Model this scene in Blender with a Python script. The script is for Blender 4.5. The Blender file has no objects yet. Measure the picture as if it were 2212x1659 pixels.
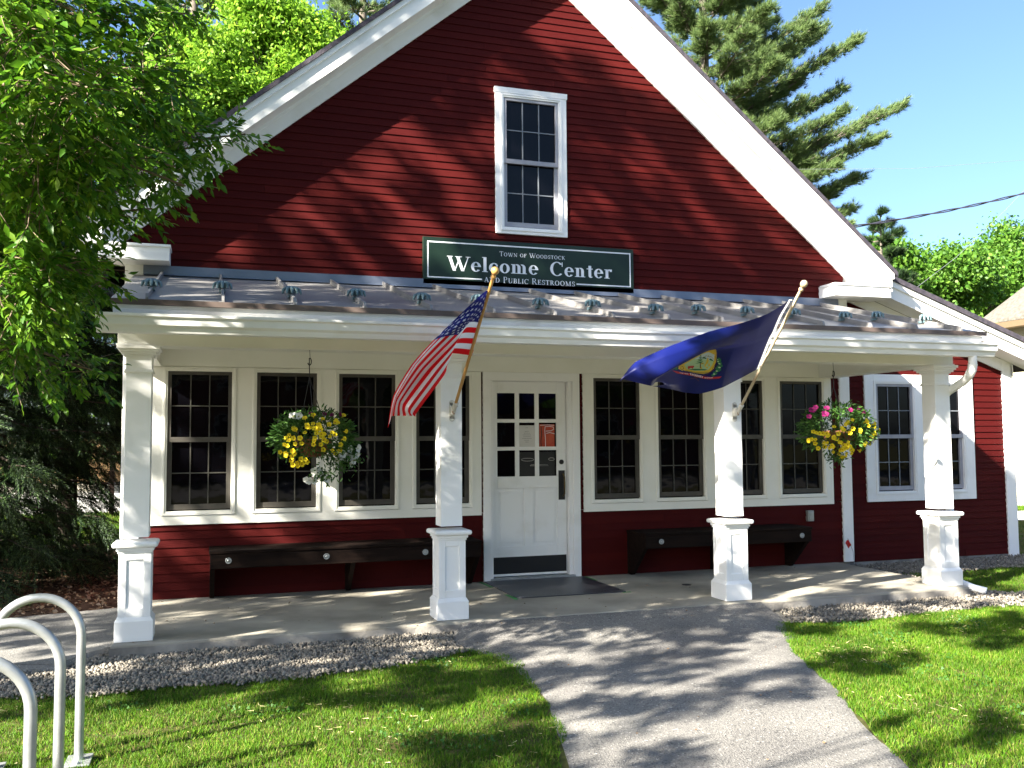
import bpy, bmesh, math, random
import numpy as np
from mathutils import Vector, Matrix, noise
R = math.radians
scene = bpy.context.scene
COL = scene.collection
random.seed(7)
rng = np.random.default_rng(11)

# ------------------------------------------------------------------ camera, world, sun, exposure
cam_d = bpy.data.cameras.new('camera'); cam = bpy.data.objects.new('camera', cam_d); COL.objects.link(cam)
CR = Vector((0.95039771, -0.31095999, -0.00693303)); CU = Vector((-0.0133194, -0.06295789, 0.997927301)); CF = Vector((0.31075196, 0.94833548, 0.06397683))
m = Matrix((CR, CU, -CF)).transposed().to_4x4(); m.translation = Vector((0.2584, -7.7431, 1.5))
cam.matrix_world = m
cam_d.sensor_width = 36; cam_d.lens = 1996.7 / 2212 * 36; cam_d.clip_end = 2000; cam_d.clip_start = 0.05
scene.camera = cam
SUN = Vector((-2.1, -1.0, 1.35)).normalized()           # towards the sun
EL = math.asin(SUN.z)
w = bpy.data.worlds.new('World'); scene.world = w; w.use_nodes = True
nt = w.node_tree; bg = nt.nodes['Background']
sky = nt.nodes.new('ShaderNodeTexSky'); sky.sky_type = 'NISHITA'; sky.sun_disc = False
sky.sun_elevation = EL; sky.sun_rotation = math.atan2(SUN.x, SUN.y)
sky.air_density = 1.0; sky.dust_density = 2.2; sky.ozone_density = 5.0
nt.links.new(sky.outputs[0], bg.inputs[0]); bg.inputs[1].default_value = 0.053
sd = bpy.data.lights.new('sun', 'SUN'); sd.energy = 5.0; sd.angle = R(0.53); sd.color = (1.0, 0.93, 0.80)
so = bpy.data.objects.new('sun', sd); COL.objects.link(so); so.rotation_euler = SUN.to_track_quat('Z', 'Y').to_euler()
vs = scene.view_settings; vs.view_transform = 'Standard'; vs.look = 'None'; vs.gamma = 1; vs.exposure = 2.62
vs.use_curve_mapping = False
scene.render.engine = 'CYCLES'
scene.cycles.max_bounces = 6; scene.cycles.diffuse_bounces = 4; scene.cycles.transparent_max_bounces = 6

# ------------------------------------------------------------------ materials
def lin(c):
    return tuple((x / 12.92 if x <= .04045 else ((x + .055) / 1.055) ** 2.4) for x in c)
MATS = {}
def material(name, col, rough=.6, col2=None, scale=5, detail=4, bump=0, bscale=40, spec=.4, metal=0, island=False, transl=0, stretch=None, lo=.35, hi=.65, tcol=None, patch=False):
    if name in MATS: return MATS[name]
    m = bpy.data.materials.new(name); m.use_nodes = True; n = m.node_tree.nodes; l = m.node_tree.links
    b = n['Principled BSDF']; out = n['Material Output']
    b.inputs['Roughness'].default_value = rough; b.inputs['Metallic'].default_value = metal
    b.inputs['Specular IOR Level'].default_value = spec
    b.inputs['Base Color'].default_value = (*col, 1)
    tc = n.new('ShaderNodeTexCoord'); mp = n.new('ShaderNodeMapping'); l.new(tc.outputs['Object'], mp.inputs[0])
    if stretch: mp.inputs['Scale'].default_value = stretch
    colout = None
    if col2 is not None:
        if island:
            g = n.new('ShaderNodeNewGeometry'); src = g.outputs['Random Per Island']
            cols = col2 if isinstance(col2[0], (tuple, list)) else [col2]
            cr = n.new('ShaderNodeValToRGB'); e = cr.color_ramp.elements
            e[0].position = 0; e[0].color = (*col, 1); e[1].position = 1; e[1].color = (*cols[-1], 1)
            for i, c in enumerate(cols[:-1]):
                x = cr.color_ramp.elements.new((i + 1) / len(cols)); x.color = (*c, 1)
            l.new(src, cr.inputs[0])
        else:
            t = n.new('ShaderNodeTexNoise'); t.inputs['Scale'].default_value = scale; t.inputs['Detail'].default_value = detail
            l.new(mp.outputs[0], t.inputs[0])
            cr = n.new('ShaderNodeValToRGB'); e = cr.color_ramp.elements
            e[0].position = lo; e[0].color = (*col, 1); e[1].position = hi; e[1].color = (*col2, 1)
            l.new(t.outputs[0], cr.inputs[0])
        colout = cr.outputs[0]; l.new(colout, b.inputs['Base Color'])
    if patch and colout:
        t3 = n.new('ShaderNodeTexNoise'); t3.inputs['Scale'].default_value = 1.7; t3.inputs['Detail'].default_value = 6; l.new(mp.outputs[0], t3.inputs[0])
        c3 = n.new('ShaderNodeValToRGB'); e = c3.color_ramp.elements; e[0].position = .33; e[0].color = (.62, .66, .60, 1); e[1].position = .68; e[1].color = (1.35, 1.22, 1.25, 1)
        m3 = n.new('ShaderNodeMix'); m3.data_type = 'RGBA'; m3.blend_type = 'MULTIPLY'; m3.inputs[0].default_value = 1
        l.new(t3.outputs[0], c3.inputs[0]); l.new(colout, m3.inputs[6]); l.new(c3.outputs[0], m3.inputs[7]); colout = m3.outputs[2]; l.new(colout, b.inputs['Base Color'])
    if bump:
        t2 = n.new('ShaderNodeTexNoise'); t2.inputs['Scale'].default_value = bscale; t2.inputs['Detail'].default_value = 3
        l.new(mp.outputs[0], t2.inputs[0])
        bp = n.new('ShaderNodeBump'); bp.inputs['Strength'].default_value = bump; bp.inputs['Distance'].default_value = .01
        l.new(t2.outputs[0], bp.inputs['Height']); l.new(bp.outputs[0], b.inputs['Normal'])
    if transl:
        tr = n.new('ShaderNodeBsdfTranslucent'); mx = n.new('ShaderNodeMixShader'); mx.inputs[0].default_value = transl
        if tcol: tr.inputs[0].default_value = (*tcol, 1)
        elif colout: l.new(colout, tr.inputs[0])
        else: tr.inputs[0].default_value = (*col, 1)
        l.new(b.outputs[0], mx.inputs[1]); l.new(tr.outputs[0], mx.inputs[2]); l.new(mx.outputs[0], out.inputs[0])
    MATS[name] = m
    return m
def speckle(name, base, light, dark, sc=220, rough=.85, bump=.4, big=None, bigsc=.8):
    m = bpy.data.materials.new(name); m.use_nodes = True; n = m.node_tree.nodes; l = m.node_tree.links
    b = n['Principled BSDF']; b.inputs['Roughness'].default_value = rough; b.inputs['Specular IOR Level'].default_value = .3
    tc = n.new('ShaderNodeTexCoord')
    v = n.new('ShaderNodeTexVoronoi'); v.inputs['Scale'].default_value = sc; l.new(tc.outputs['Object'], v.inputs[0])
    cr = n.new('ShaderNodeValToRGB'); e = cr.color_ramp.elements
    e[0].position = 0; e[0].color = (*dark, 1); e[1].position = 1; e[1].color = (*light, 1)
    x = e.new(.35); x.color = (*base, 1); x = e.new(.8); x.color = (*base, 1)
    l.new(v.outputs['Color'], cr.inputs[0])
    t = n.new('ShaderNodeTexNoise'); t.inputs['Scale'].default_value = bigsc; t.inputs['Detail'].default_value = 5; l.new(tc.outputs['Object'], t.inputs[0])
    mx = n.new('ShaderNodeMix'); mx.data_type = 'RGBA'; mx.blend_type = 'MULTIPLY'
    cr2 = n.new('ShaderNodeValToRGB'); e = cr2.color_ramp.elements
    e[0].position = .3; e[0].color = (*(big or (.75, .75, .75)), 1); e[1].position = .7; e[1].color = (1, 1, 1, 1)
    l.new(t.outputs[0], cr2.inputs[0]); mx.inputs[0].default_value = 1
    l.new(cr.outputs[0], mx.inputs[6]); l.new(cr2.outputs[0], mx.inputs[7]); l.new(mx.outputs[2], b.inputs['Base Color'])
    bp = n.new('ShaderNodeBump'); bp.inputs['Strength'].default_value = bump; bp.inputs['Distance'].default_value = .006
    l.new(v.outputs['Distance'], bp.inputs['Height']); l.new(bp.outputs[0], b.inputs['Normal'])
    MATS[name] = m
    return m
M_red = material('red_clapboard_paint', (.046, .0033, .0036), .7, [(.058, .0046, .0042), (.051, .0037, .0038), (.068, .0056, .0048)], bump=.25, bscale=50, spec=.10, island=True, stretch=(.4, 1, 4))
M_white = material('white_trim_paint', (.78, .77, .74), .5, (.87, .87, .865), 2.6, 12, .07, 18, .4, lo=.27, hi=.45)
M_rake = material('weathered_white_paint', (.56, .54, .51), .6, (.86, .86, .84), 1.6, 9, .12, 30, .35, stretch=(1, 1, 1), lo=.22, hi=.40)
M_bounce = material('porch_cream_paint', (.83, .825, .76), .55, (.87, .865, .81), 3, 4, .03, 30, .35)  # white paint; yellow-green bounce light is tinted into the colour
M_roofmetal = material('aged_roof_metal', (.21, .205, .205), .48, (.31, .30, .29), 1.5, 6, .05, 15, .5, metal=.35)
M_flash = material('blue_grey_flashing', (.16, .19, .26), .4, (.22, .25, .33), 2, 5, .04, 10, .5, metal=.5)
M_drip = material('brown_metal', (.085, .065, .055), .5, (.12, .09, .08), 4)
M_guard = material('verdigris_metal', (.09, .15, .17), .5, (.16, .24, .26), 30, 3, .2, 60)
M_shingle = material('roof_shingles', (.035, .032, .045), .85, (.07, .06, .075), 18, 4, .5, 60)
M_sashd = material('bronze_sash', (.055, .050, .042), .5, (.075, .068, .06), 8)
M_sashl = material('pale_sash', (.30, .30, .34), .5, (.36, .36, .40), 8)
M_gril = material('window_grille_grey', (.060, .058, .050), .5)
M_grill = material('window_grille_pale', (.17, .185, .21), .5)
M_black = material('black_metal', (.012, .012, .014), .45)
M_green = material('sign_green', (.007, .019, .012), .4, (.010, .026, .016), 4, 3)
M_letter = material('sign_white', (.78, .80, .84), .4)
M_bench = material('dark_stained_timber', (.006, .0035, .003), .7, (.014, .008, .006), 3, 6, .2, 40, .08, stretch=(1, 6, 12))
M_conc = material('concrete', (.20, .185, .155), .85, (.37, .345, .29), 1.5, 12, .35, 90, .2, lo=.3, hi=.62)
M_conc2 = material('stained_concrete', (.13, .12, .11), .9, (.34, .32, .29), 3.5, 9, .5, 50, .3)
M_pole = material('varnished_pole', (.42, .22, .065), .35, (.52, .30, .10), 3, 4, stretch=(1, 1, 1))
M_poleold = material('weathered_pole', (.55, .48, .36), .5, (.40, .30, .18), 6)
M_galv = material('galvanised_steel', (.30, .32, .33), .38, (.42, .44, .45), 9, 8, .08, 25, .5, metal=.55)
M_bracket = material('bracket_enamel', (.62, .60, .55), .45, (.35, .22, .14), 30, 3, lo=.62, hi=.75)
M_flagred = material('flag_red', (.75, .014, .018), .8, transl=.5, bump=.2, bscale=90, spec=.1)
M_flagwhite = material('flag_white', (.85, .85, .86), .8, transl=.5, spec=.1)
M_flagblue = material('flag_blue', (.010, .014, .15), .7, transl=.25, spec=.2)
M_stateblue = material('state_flag_blue', (.0016, .0055, .090), .5, transl=.12, spec=.35)
M_asphalt = speckle('asphalt', (.225, .216, .200), (.60, .58, .54), (.05, .05, .052), 105, .8, .8, (.55, .55, .58), .9)
M_road = speckle('old_asphalt', (.20, .195, .185), (.5, .48, .44), (.08, .08, .08), 110, .85, .6)
M_pave = speckle('pale_pavement', (.50, .49, .46), (.62, .6, .56), (.36, .35, .33), 60, .85, .2)
M_soil = material('lawn_soil', (.040, .050, .014), .95, (.10, .085, .035), 3, 8, .4, 40, .1)
M_mulch = material('mulch', (.045, .030, .020), .95, (.10, .065, .045), 14, 8, .8, 60, .1)
M_gravelbed = material('gravel_bed', (.10, .095, .085), .95, (.20, .19, .17), 40, 4, .8, 60, .1)
M_stone = material('river_stones', (.085, .075, .065), .7, [(.18, .16, .13), (.25, .225, .185), (.13, .115, .10), (.36, .32, .26)], island=True)
M_grass = material('grass_blades', (.030, .100, .004), .55, [(.062, .165, .007), (.105, .215, .011), (.055, .145, .006), (.24, .25, .06)], island=True, transl=.34, spec=.2, patch=True)
M_leaf = material('elm_leaves', (.036, .115, .007), .45, [(.060, .165, .010), (.095, .22, .012), (.18, .31, .022)], island=True, transl=.45, spec=.35)
M_bark = material('bark', (.10, .085, .07), .9, (.19, .165, .14), 12, 6, .8, 40, .1, stretch=(1, 1, .3))
M_twig = material('twig_bark', (.12, .085, .055), .8, (.20, .15, .10), 12)
M_leafb = material('bright_leaves', (.13, .28, .020), .5, [(.20, .38, .030), (.30, .46, .045)], island=True, transl=.5, spec=.3)
M_leafd = material('maple_leaves', (.045, .13, .015), .5, [(.08, .19, .02), (.13, .25, .03)], island=True, transl=.42, spec=.3)
M_pine = material('pine_needles', (.065, .120, .040), .55, [(.12, .19, .060), (.20, .27, .09)], island=True, transl=.35, spec=.3)
M_spruce = material('spruce_needles', (.006, .018, .007), .55, [(.010, .028, .010), (.020, .045, .013), (.060, .115, .026)], island=True, transl=.15, spec=.3)
def glass_mat(name, base, rough, bump):
    m = material(name, base, rough, spec=.20, bump=bump, bscale=2.2); return m
M_glass = glass_mat('dark_window_glass', (.0022, .0022, .0034), .03, .25)
M_brick = material('red_brick', (.20, .065, .045), .9, (.30, .11, .08), 30, 3, .3, 60, .2)

# ------------------------------------------------------------------ mesh helpers
ORIG = {}
class MB:
    def __init__(s): s.v = []; s.f = []; s.m = []; s.sm = []
    def poly(s, pts, mi=0, smooth=False):
        b = len(s.v); s.v += [tuple(p) for p in pts]; s.f.append(tuple(range(b, b + len(pts)))); s.m.append(mi); s.sm.append(smooth)
    def mesh(s, vs_, fs_, mi=0, smooth=False):
        b = len(s.v); s.v += [tuple(p) for p in vs_]
        for f in fs_: s.f.append(tuple(b + i for i in f)); s.m.append(mi); s.sm.append(smooth)
    def box(s, x0, y0, z0, x1, y1, z1, mi=0):
        v = [(x0, y0, z0), (x1, y0, z0), (x1, y1, z0), (x0, y1, z0), (x0, y0, z1), (x1, y0, z1), (x1, y1, z1), (x0, y1, z1)]
        s.mesh(v, [(0, 3, 2, 1), (4, 5, 6, 7), (0, 1, 5, 4), (1, 2, 6, 5), (2, 3, 7, 6), (3, 0, 4, 7)], mi); return s
    def prism(s, pa, pb, mi=0, smooth=False):        # two matching loops
        n = len(pa); s.mesh(list(pa) + list(pb), [tuple(range(n))[::-1], tuple(range(n, 2 * n))] , mi)
        s.mesh(list(pa) + list(pb), [(i, (i + 1) % n, n + (i + 1) % n, n + i) for i in range(n)], mi, smooth); return s
    def xz(s, pts, y0, y1, mi=0): return s.prism([(x, y0, z) for x, z in pts], [(x, y1, z) for x, z in pts], mi)
    def yz(s, pts, x0, x1, mi=0, smooth=False): return s.prism([(x0, y, z) for y, z in pts], [(x1, y, z) for y, z in pts], mi, smooth)
    def tube(s, pts, r, n=8, mi=0, caps=True):
        pts = [Vector(p) for p in pts]; rr = r if isinstance(r, (list, tuple)) else [r] * len(pts)
        up = None; rings = []
        for i, p in enumerate(pts):
            t = (pts[min(i + 1, len(pts) - 1)] - pts[max(i - 1, 0)]).normalized()
            if up is None:
                up = Vector((0, 0, 1)) if abs(t.z) < .9 else Vector((1, 0, 0))
            a = t.cross(up).normalized(); up = a.cross(t).normalized()
            rings.append([p + (a * math.cos(k * 2 * math.pi / n) + up * math.sin(k * 2 * math.pi / n)) * rr[i] for k in range(n)])
        v = [q for g in rings for q in g]; f = []
        for i in range(len(pts) - 1):
            for k in range(n): f.append((i * n + k, i * n + (k + 1) % n, (i + 1) * n + (k + 1) % n, (i + 1) * n + k))
        s.mesh(v, f, mi, True)
        if caps: s.poly(rings[0][::-1], mi); s.poly(rings[-1], mi)
        return s
    def lathe(s, c, prof, n=16, mi=0, axis=None):
        c = Vector(c); ax = Vector(axis).normalized() if axis else Vector((0, 0, 1))
        a = ax.orthogonal().normalized(); b = ax.cross(a)
        v = []
        for r, h in prof:
            for k in range(n):
                t = k * 2 * math.pi / n; v.append(c + ax * h + (a * math.cos(t) + b * math.sin(t)) * r)
        f = [(i * n + k, i * n + (k + 1) % n, (i + 1) * n + (k + 1) % n, (i + 1) * n + k) for i in range(len(prof) - 1) for k in range(n)]
        s.mesh(v, f, mi, True); s.poly(v[:n][::-1], mi); s.poly(v[-n:], mi); return s
def tag(o, label=None, cat=None, group=None, kind=None):
    if label: o['label'] = label
    if cat: o['category'] = cat
    if group: o['group'] = group
    if kind: o['kind'] = kind
    return o
def link(o, parent=None):
    COL.objects.link(o)
    if parent: o.parent = parent
    return o
def obj(name, mb, mats, parent=None, bevel=0, solid=0, fixn=True):
    me = bpy.data.meshes.new(name)
    off = Vector(ORIG.get(parent.name, (0, 0, 0))) if parent else Vector((0, 0, 0))
    me.from_pydata([tuple(Vector(p) - off) for p in mb.v] if parent else mb.v, [], mb.f)
    for mt in (mats if isinstance(mats, (list, tuple)) else [mats]): me.materials.append(mt)
    me.polygons.foreach_set('material_index', mb.m); me.polygons.foreach_set('use_smooth', mb.sm)
    if fixn:
        bm = bmesh.new(); bm.from_mesh(me); bmesh.ops.remove_doubles(bm, verts=bm.verts, dist=1e-5) if False else None
        bmesh.ops.recalc_face_normals(bm, faces=bm.faces); bm.to_mesh(me); bm.free()
    me.update()
    o = bpy.data.objects.new(name, me); link(o, parent)
    ORIG[o.name] = tuple(off)
    if bevel:
        md = o.modifiers.new('bevel', 'BEVEL'); md.width = bevel; md.segments = 2; md.limit_method = 'ANGLE'
    if solid:
        md = o.modifiers.new('solid', 'SOLIDIFY'); md.thickness = solid
    return o
def empty(name, loc, label, cat, group=None):
    o = bpy.data.objects.new(name, None); link(o); o.location = loc; ORIG[o.name] = tuple(loc); o.empty_display_size = .1
    return tag(o, label, cat, group)
def copy_tree(o, parent=None):
    c = o.copy(); COL.objects.link(c); c.parent = parent; ORIG[c.name] = ORIG.get(o.name, (0, 0, 0))
    for ch in list(o.children): copy_tree(ch, c)
    return c
def scatter(name, bv, bf, P, Rm, S, mat, parent=None, smooth=False, extra=None):
    """n copies of a small base mesh in one mesh; Rm (n,3,3), S (n,) or (n,3)"""
    bv = np.asarray(bv, float); n = len(P); k = len(bv)
    off = np.array(ORIG.get(parent.name, (0, 0, 0))) if parent else np.zeros(3)
    S = np.asarray(S, float)
    if S.ndim == 1: V = bv[None] * S[:, None, None]
    else: V = bv[None] * S[:, None, :]
    V = np.einsum('nij,nkj->nki', Rm, V) + np.asarray(P)[:, None, :] - off
    V = V.reshape(-1, 3); fl = []; sizes = []
    for f in bf: fl += list(f); sizes.append(len(f))
    fl = np.array(fl); L = len(fl)
    loops = (fl[None] + (np.arange(n) * k)[:, None]).reshape(-1)
    sz = np.tile(np.array(sizes), n); st = np.concatenate([[0], np.cumsum(sz)[:-1]])
    me = bpy.data.meshes.new(name)
    if extra is not None:
        ev, el, es = extra
        base = len(V); V = np.concatenate([V, np.asarray(ev) - off]); loops = np.concatenate([loops, np.asarray(el) + base])
        sz = np.concatenate([sz, es]); st = np.concatenate([[0], np.cumsum(sz)[:-1]])
    me.vertices.add(len(V)); me.vertices.foreach_set('co', V.reshape(-1).astype(np.float32))
    me.loops.add(len(loops)); me.loops.foreach_set('vertex_index', loops.astype(np.int32))
    me.polygons.add(len(sz)); me.polygons.foreach_set('loop_start', st.astype(np.int32)); me.polygons.foreach_set('loop_total', sz.astype(np.int32))
    if smooth: me.polygons.foreach_set('use_smooth', np.ones(len(sz), bool))
    me.materials.append(mat); me.update(calc_edges=True); me.validate()
    o = bpy.data.objects.new(name, me); link(o, parent); ORIG[o.name] = tuple(off)
    return o
def rot_from(zdir, roll=None):
    """(n,3,3) matrices whose local +x axis = zdir"""
    x = zdir / np.linalg.norm(zdir, axis=1, keepdims=True)
    r = rng.normal(size=x.shape) if roll is None else roll
    y = np.cross(r, x); y /= np.linalg.norm(y, axis=1, keepdims=True) + 1e-9
    z = np.cross(x, y)
    return np.stack([x, y, z], axis=2)
def rand_dir(n):
    v = rng.normal(size=(n, 3)); return v / np.linalg.norm(v, axis=1, keepdims=True)

D = 2.028          # the facade stands at y = D; column fronts at y = 0
G = -0.10          # lawn level; the porch floor is at 0

# ------------------------------------------------------------------ the building
B = empty('clapboard_building', (3.7, D, 0), 'dark red clapboard building with white trim, front porch and low side wing', 'building')
AX = 3.70; SL = 0.831
def ztop(k, x): return k - SL * (x if x > AX else 2 * AX - x)
# --- siding
def courses(mb, z0, z1, fn, y, e=.083):
    z = z0
    while z < z1 - 1e-6:
        t = min(z + e, z1)
        for a, b in fn(z, t):
            if b - a < .01: continue
            c = a; first = True
            while c < b - .005:           # boards of random length meet in butt joints
                L = random.uniform(.6, 3.6) if first else random.uniform(2.2, 4.2); first = False
                d = min(b, c + L); d = b if b - d < .4 else d
                q = random.uniform(-.0012, .0012); w1, w2 = (random.uniform(-.0007, .0007) for _ in '12')
                pa = [(c, y - .015 + q, z + w1), (c, y - .003 + q, t), (c, y + .03, t), (c, y + .03, z + w1)]
                pb = [(d - .0016, y - .015 + q, z + w2), (d - .0016, y - .003 + q, t), (d - .0016, y + .03, t), (d - .0016, y + .03, z + w2)]
                mb.prism(pa, pb); c = d
        z += e
def gable_iv(z, t):
    xr = (10.26 - t) / SL; iv = [(2 * AX - xr, xr)]
    return cut(iv, 3.33, 4.08, 3.90, 5.46, z, t)
def cut(iv, x0, x1, z0, z1, z, t):
    if t <= z0 + .01 or z >= z1 - .01: return iv
    o = []
    for a, b in iv:
        if x1 <= a or x0 >= b: o.append((a, b)); continue
        o += [(a, x0), (x1, b)]
    return o
s = MB(); courses(s, 3.20, 7.12, lambda z, t: gable_iv(z, t) if z > 3.6 else cut([(-.5, 7.9)], 3.33, 4.08, 3.9, 5.46, z, t), D)
obj('gable_siding', s, M_red, B)
s = MB()
courses(s, 0.0, .74, lambda z, t: [(-.5, 3.15), (4.2, 7.9)], D)
courses(s, .747, 2.29, lambda z, t: [(3.085, 3.125), (4.245, 4.305), (7.64, 7.85)], D)
obj('porch_siding', s, M_red, B)
WY = D + .25
s = MB()
def wing_iv(z, t):
    xm = 10.75 if t < 2.5 else min(10.75, (3.564 - .12 - t) / .346 + 8.64)
    return cut([(7.9, xm)], 8.44, 10.0, .78, 2.29, z, t)
courses(s, -.05, 3.3, wing_iv, WY)
obj('wing_siding', s, M_red, B)
s = MB(); s.box(-.5, D + .09, -.2, 3.2, D + .3, 3.4); s.box(4.15, D + .09, -.2, 7.9, D + .3, 3.4); s.box(3.2, D + .09, 2.2, 4.15, D + .3, 3.4)
s.xz([(-.5, 3.4), (7.9, 3.4), (AX, 6.9)], D + .09, D + .3)
s.box(7.93, WY + .09, -.05, 10.75, WY + .3, 2.55); s.xz([(7.93, 2.55), (10.75, 2.55), (8.3, 3.35), (7.93, 3.4)], WY + .09, WY + .3)
s.box(-.5, D + .3, -.2, -.4, 14, 3.5); s.box(10.65, WY + .3, -.05, 10.75, 14, 2.6); s.box(-.5, 13.9, -.2, 10.75, 14, 3.3)
s.xz([(-.5, 3.3), (7.9, 3.3), (AX, 6.9)], 13.9, 14)
obj('wall', s, M_red, B)
s = MB(); s.box(7.95, WY - .01, -.35, 10.78, WY + .28, -.05); s.box(-.5, D + .02, -.35, 7.9, D + .28, -.004); obj('foundation', s, M_conc2, B)
# --- corner boards
for a, b in ((-.55, -.38), (7.78, 7.93)): s = MB(); s.box(a, D - .032, 0, b, D + .1, 3.30); obj('corner_board', s, M_white, B, .004)
s = MB(); s.box(10.655, WY - .032, -.14, 10.805, WY + .1, 2.75); s.box(10.805, WY - .03, -.14, 10.83, WY + .15, 2.7); obj('corner_board', s, M_white, B, .004)
# --- main roof, rake boards, returns
YF = D - .33
def band(k0, k1, y0, y1, x1=8.38):          # both slopes of a rake member between two offset lines
    mb = MB()
    for sgn in (1, -1):
        X = lambda x: x if sgn > 0 else 2 * AX - x
        pts = [(X(AX), k0 - SL * AX), (X(AX), k1 - SL * AX), (X(x1), k1 - SL * x1), (X(x1), k0 - SL * x1)]
        mb.xz(pts, y0, y1)
    return mb
s = band(10.565, 10.62, YF - .05, 14.2, 8.44); obj('roof', s, M_shingle, B)
def board_slope(k0, k1, y0, y1, xa, sgn):
    X = lambda x: x if sgn > 0 else 2 * AX - x
    mb = MB(); mb.xz([(X(AX), k0 - SL * AX), (X(AX), k1 - SL * AX), (X(xa), k1 - SL * xa), (X(xa), k0 - SL * xa)], y0, y1); return mb
for sgn in (1, -1):
    mt = M_rake if sgn < 0 else M_white
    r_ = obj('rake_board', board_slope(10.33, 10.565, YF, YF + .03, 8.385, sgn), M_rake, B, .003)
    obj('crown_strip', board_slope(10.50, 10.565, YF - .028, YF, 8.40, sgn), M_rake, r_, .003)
    obj('soffit', board_slope(10.335, 10.365, YF + .03, D - .035, 8.36, sgn), M_white, B)
    obj('rake_frieze', board_slope(10.145, 10.335, D - .035, D + .09, 8.2, sgn), M_white, B, .003)
    obj('frieze_bead', board_slope(10.30, 10.335, D - .05, D - .035, 8.2, sgn), M_white, r_, .003)
    X = lambda x: x if sgn > 0 else 2 * AX - x
    a, b = sorted((X(7.53), X(8.36)))
    s = MB(); s.box(a, YF, 3.285, b, D + .08, 3.43); s.box(a - (.012 if sgn > 0 else 0), YF - .014, 3.415, b + (.012 if sgn < 0 else 0), D - .04, 3.442)
    # closing the triangle above the return
    s.xz([(X(8.12), 3.43), (X(8.36), 3.43), (X(8.36), 10.33 - SL * 8.36 + .01), (X(8.14), 10.34 - SL * 8.14)], YF + .004, YF + .028)
    obj('eave_return', s, M_white, B, .004)
    a, b = sorted((X(8.36), X(8.385))); s = MB(); s.box(a, YF + .03, 3.35, b, 14.1, 3.62)
    obj('eave_fascia', s, M_white, B)
# --- side wing roof
WF = D - .10
def zw(x): return 3.564 - .346 * (x - 8.64)
s = MB(); s.xz([(8.43, zw(8.43) + .02), (8.43, zw(8.43) - .045), (11.6, zw(11.6) - .045), (11.6, zw(11.6) + .02)], WF - .05, 14.2)
obj('wing_roof', s, M_shingle, B)
s = MB(); s.xz([(8.25, zw(8.25) - .045), (8.25, zw(8.25) - .27), (11.55, zw(11.55) - .27), (11.55, zw(11.55) - .045)], WF, WF + .03)
wr = obj('wing_rake_board', s, M_white, B, .003)
s = MB(); s.xz([(8.39, zw(8.39) - .045), (8.39, zw(8.39) - .12), (11.57, zw(11.57) - .12), (11.57, zw(11.57) - .045)], WF - .026, WF); obj('crown_strip', s, M_white, wr, .003)
s = MB(); s.xz([(7.93, zw(7.93) - .255), (7.93, zw(7.93) - .225), (11.5, zw(11.5) - .225), (11.5, zw(11.5) - .255)], WF + .03, WY - .03); obj('wing_soffit', s, M_white, B)
s = MB(); s.xz([(7.94, zw(7.94) - .26), (7.94, zw(7.94) - .42), (10.85, zw(10.85) - .42), (10.85, zw(10.85) - .26)], WY - .03, WY + .09); obj('wing_frieze', s, M_white, B, .003)
# --- trim panels round the porch windows
LW = [(-.135, .473), (.717, 1.319), (1.547, 2.142), (2.368, 2.960)]
RW = [(4.430, 5.012), (5.247, 5.845), (6.062, 6.662), (6.909, 7.519)]
ZA, ZB = .853, 2.240
def panel(xa, xb, wins):
    s = MB(); y0, y1 = D - .028, D + .09
    s.box(xa, y0, .72, xb, y1, ZA - .045); s.box(xa, y0, ZB + .03, xb, y1, 2.286)
    x = xa
    for a, b in wins: s.box(x, y0, ZA - .045, a - .04, y1, ZB + .03); x = b + .04
    s.box(x, y0, ZA - .045, xb, y1, ZB + .03); return s
obj('window_surround', panel(-.38, 3.093, LW), M_bounce, B)
obj('window_surround', panel(4.299, 7.655, RW), M_bounce, B)
s = MB(); s.box(-.38, D - .03, 2.288, 7.78, D + .09, 2.47); obj('porch_frieze', s, M_bounce, B, .003)

def window(x0, x1, z0, z1, y, trim, sashm, grilm, dark=True, mw=.04):
    s = MB()
    for o, i, ya in ((mw, .018, y - .012), (.018, 0, y - .004)):
        s.box(x0 - o, ya, z0 - o, x0 - i, y + .07, z1 + (o if mw < .05 else o)); s.box(x1 + i, ya, z0 - o, x1 + o, y + .07, z1 + o)
        s.box(x0 - i, ya, z0 - o, x1 + i, y + .07, z0 - i); s.box(x0 - i, ya, z1 + i, x1 + i, y + .07, z1 + o)
    w_ = obj('window', s, trim, B, .002)
    zm = z0 + (z1 - z0) * .505
    s = MB(); t = .034
    # outer (upper) sash
    for a, b, c, d_ in ((x0, x0 + t, zm - .02, z1), (x1 - t, x1, zm - .02, z1), (x0 + t, x1 - t, z1 - t, z1), (x0 + t, x1 - t, zm - .02, zm + .03)):
        s.box(a, y + .008, c, b, y + .035, d_)
    t2 = .045
    for a, b, c, d_ in ((x0, x0 + t2, z0 + .012, zm - .02), (x1 - t2, x1, z0 + .012, zm - .02), (x0 + t2, x1 - t2, z0 + .012, z0 + .065)):
        s.box(a, y + .030, c, b, y + .058, d_)
    obj('sash', s, sashm, w_, .002)
    s = MB(); q = .006
    for (a, b, c, d_, yy) in ((x0 + t, x1 - t, zm + .03, z1 - t, y + .026), (x0 + t2, x1 - t2, z0 + .065, zm - .02, y + .044)):
        for k in (1, 2):
            xx = a + (b - a) * k / 3; s.box(xx - q, yy, c, xx + q, yy + .008, d_)
        zz = (c + d_) / 2; s.box(a, yy + .001, zz - q, b, yy + .007, zz + q)
    obj('grille', s, grilm, w_)
    s = MB(); s.box(x0, y + .037, zm, x1, y + .041, z1); s.box(x0, y + .055, z0, x1, y + .059, zm)
    obj('pane', s, M_glass, w_)
    return w_
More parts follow.
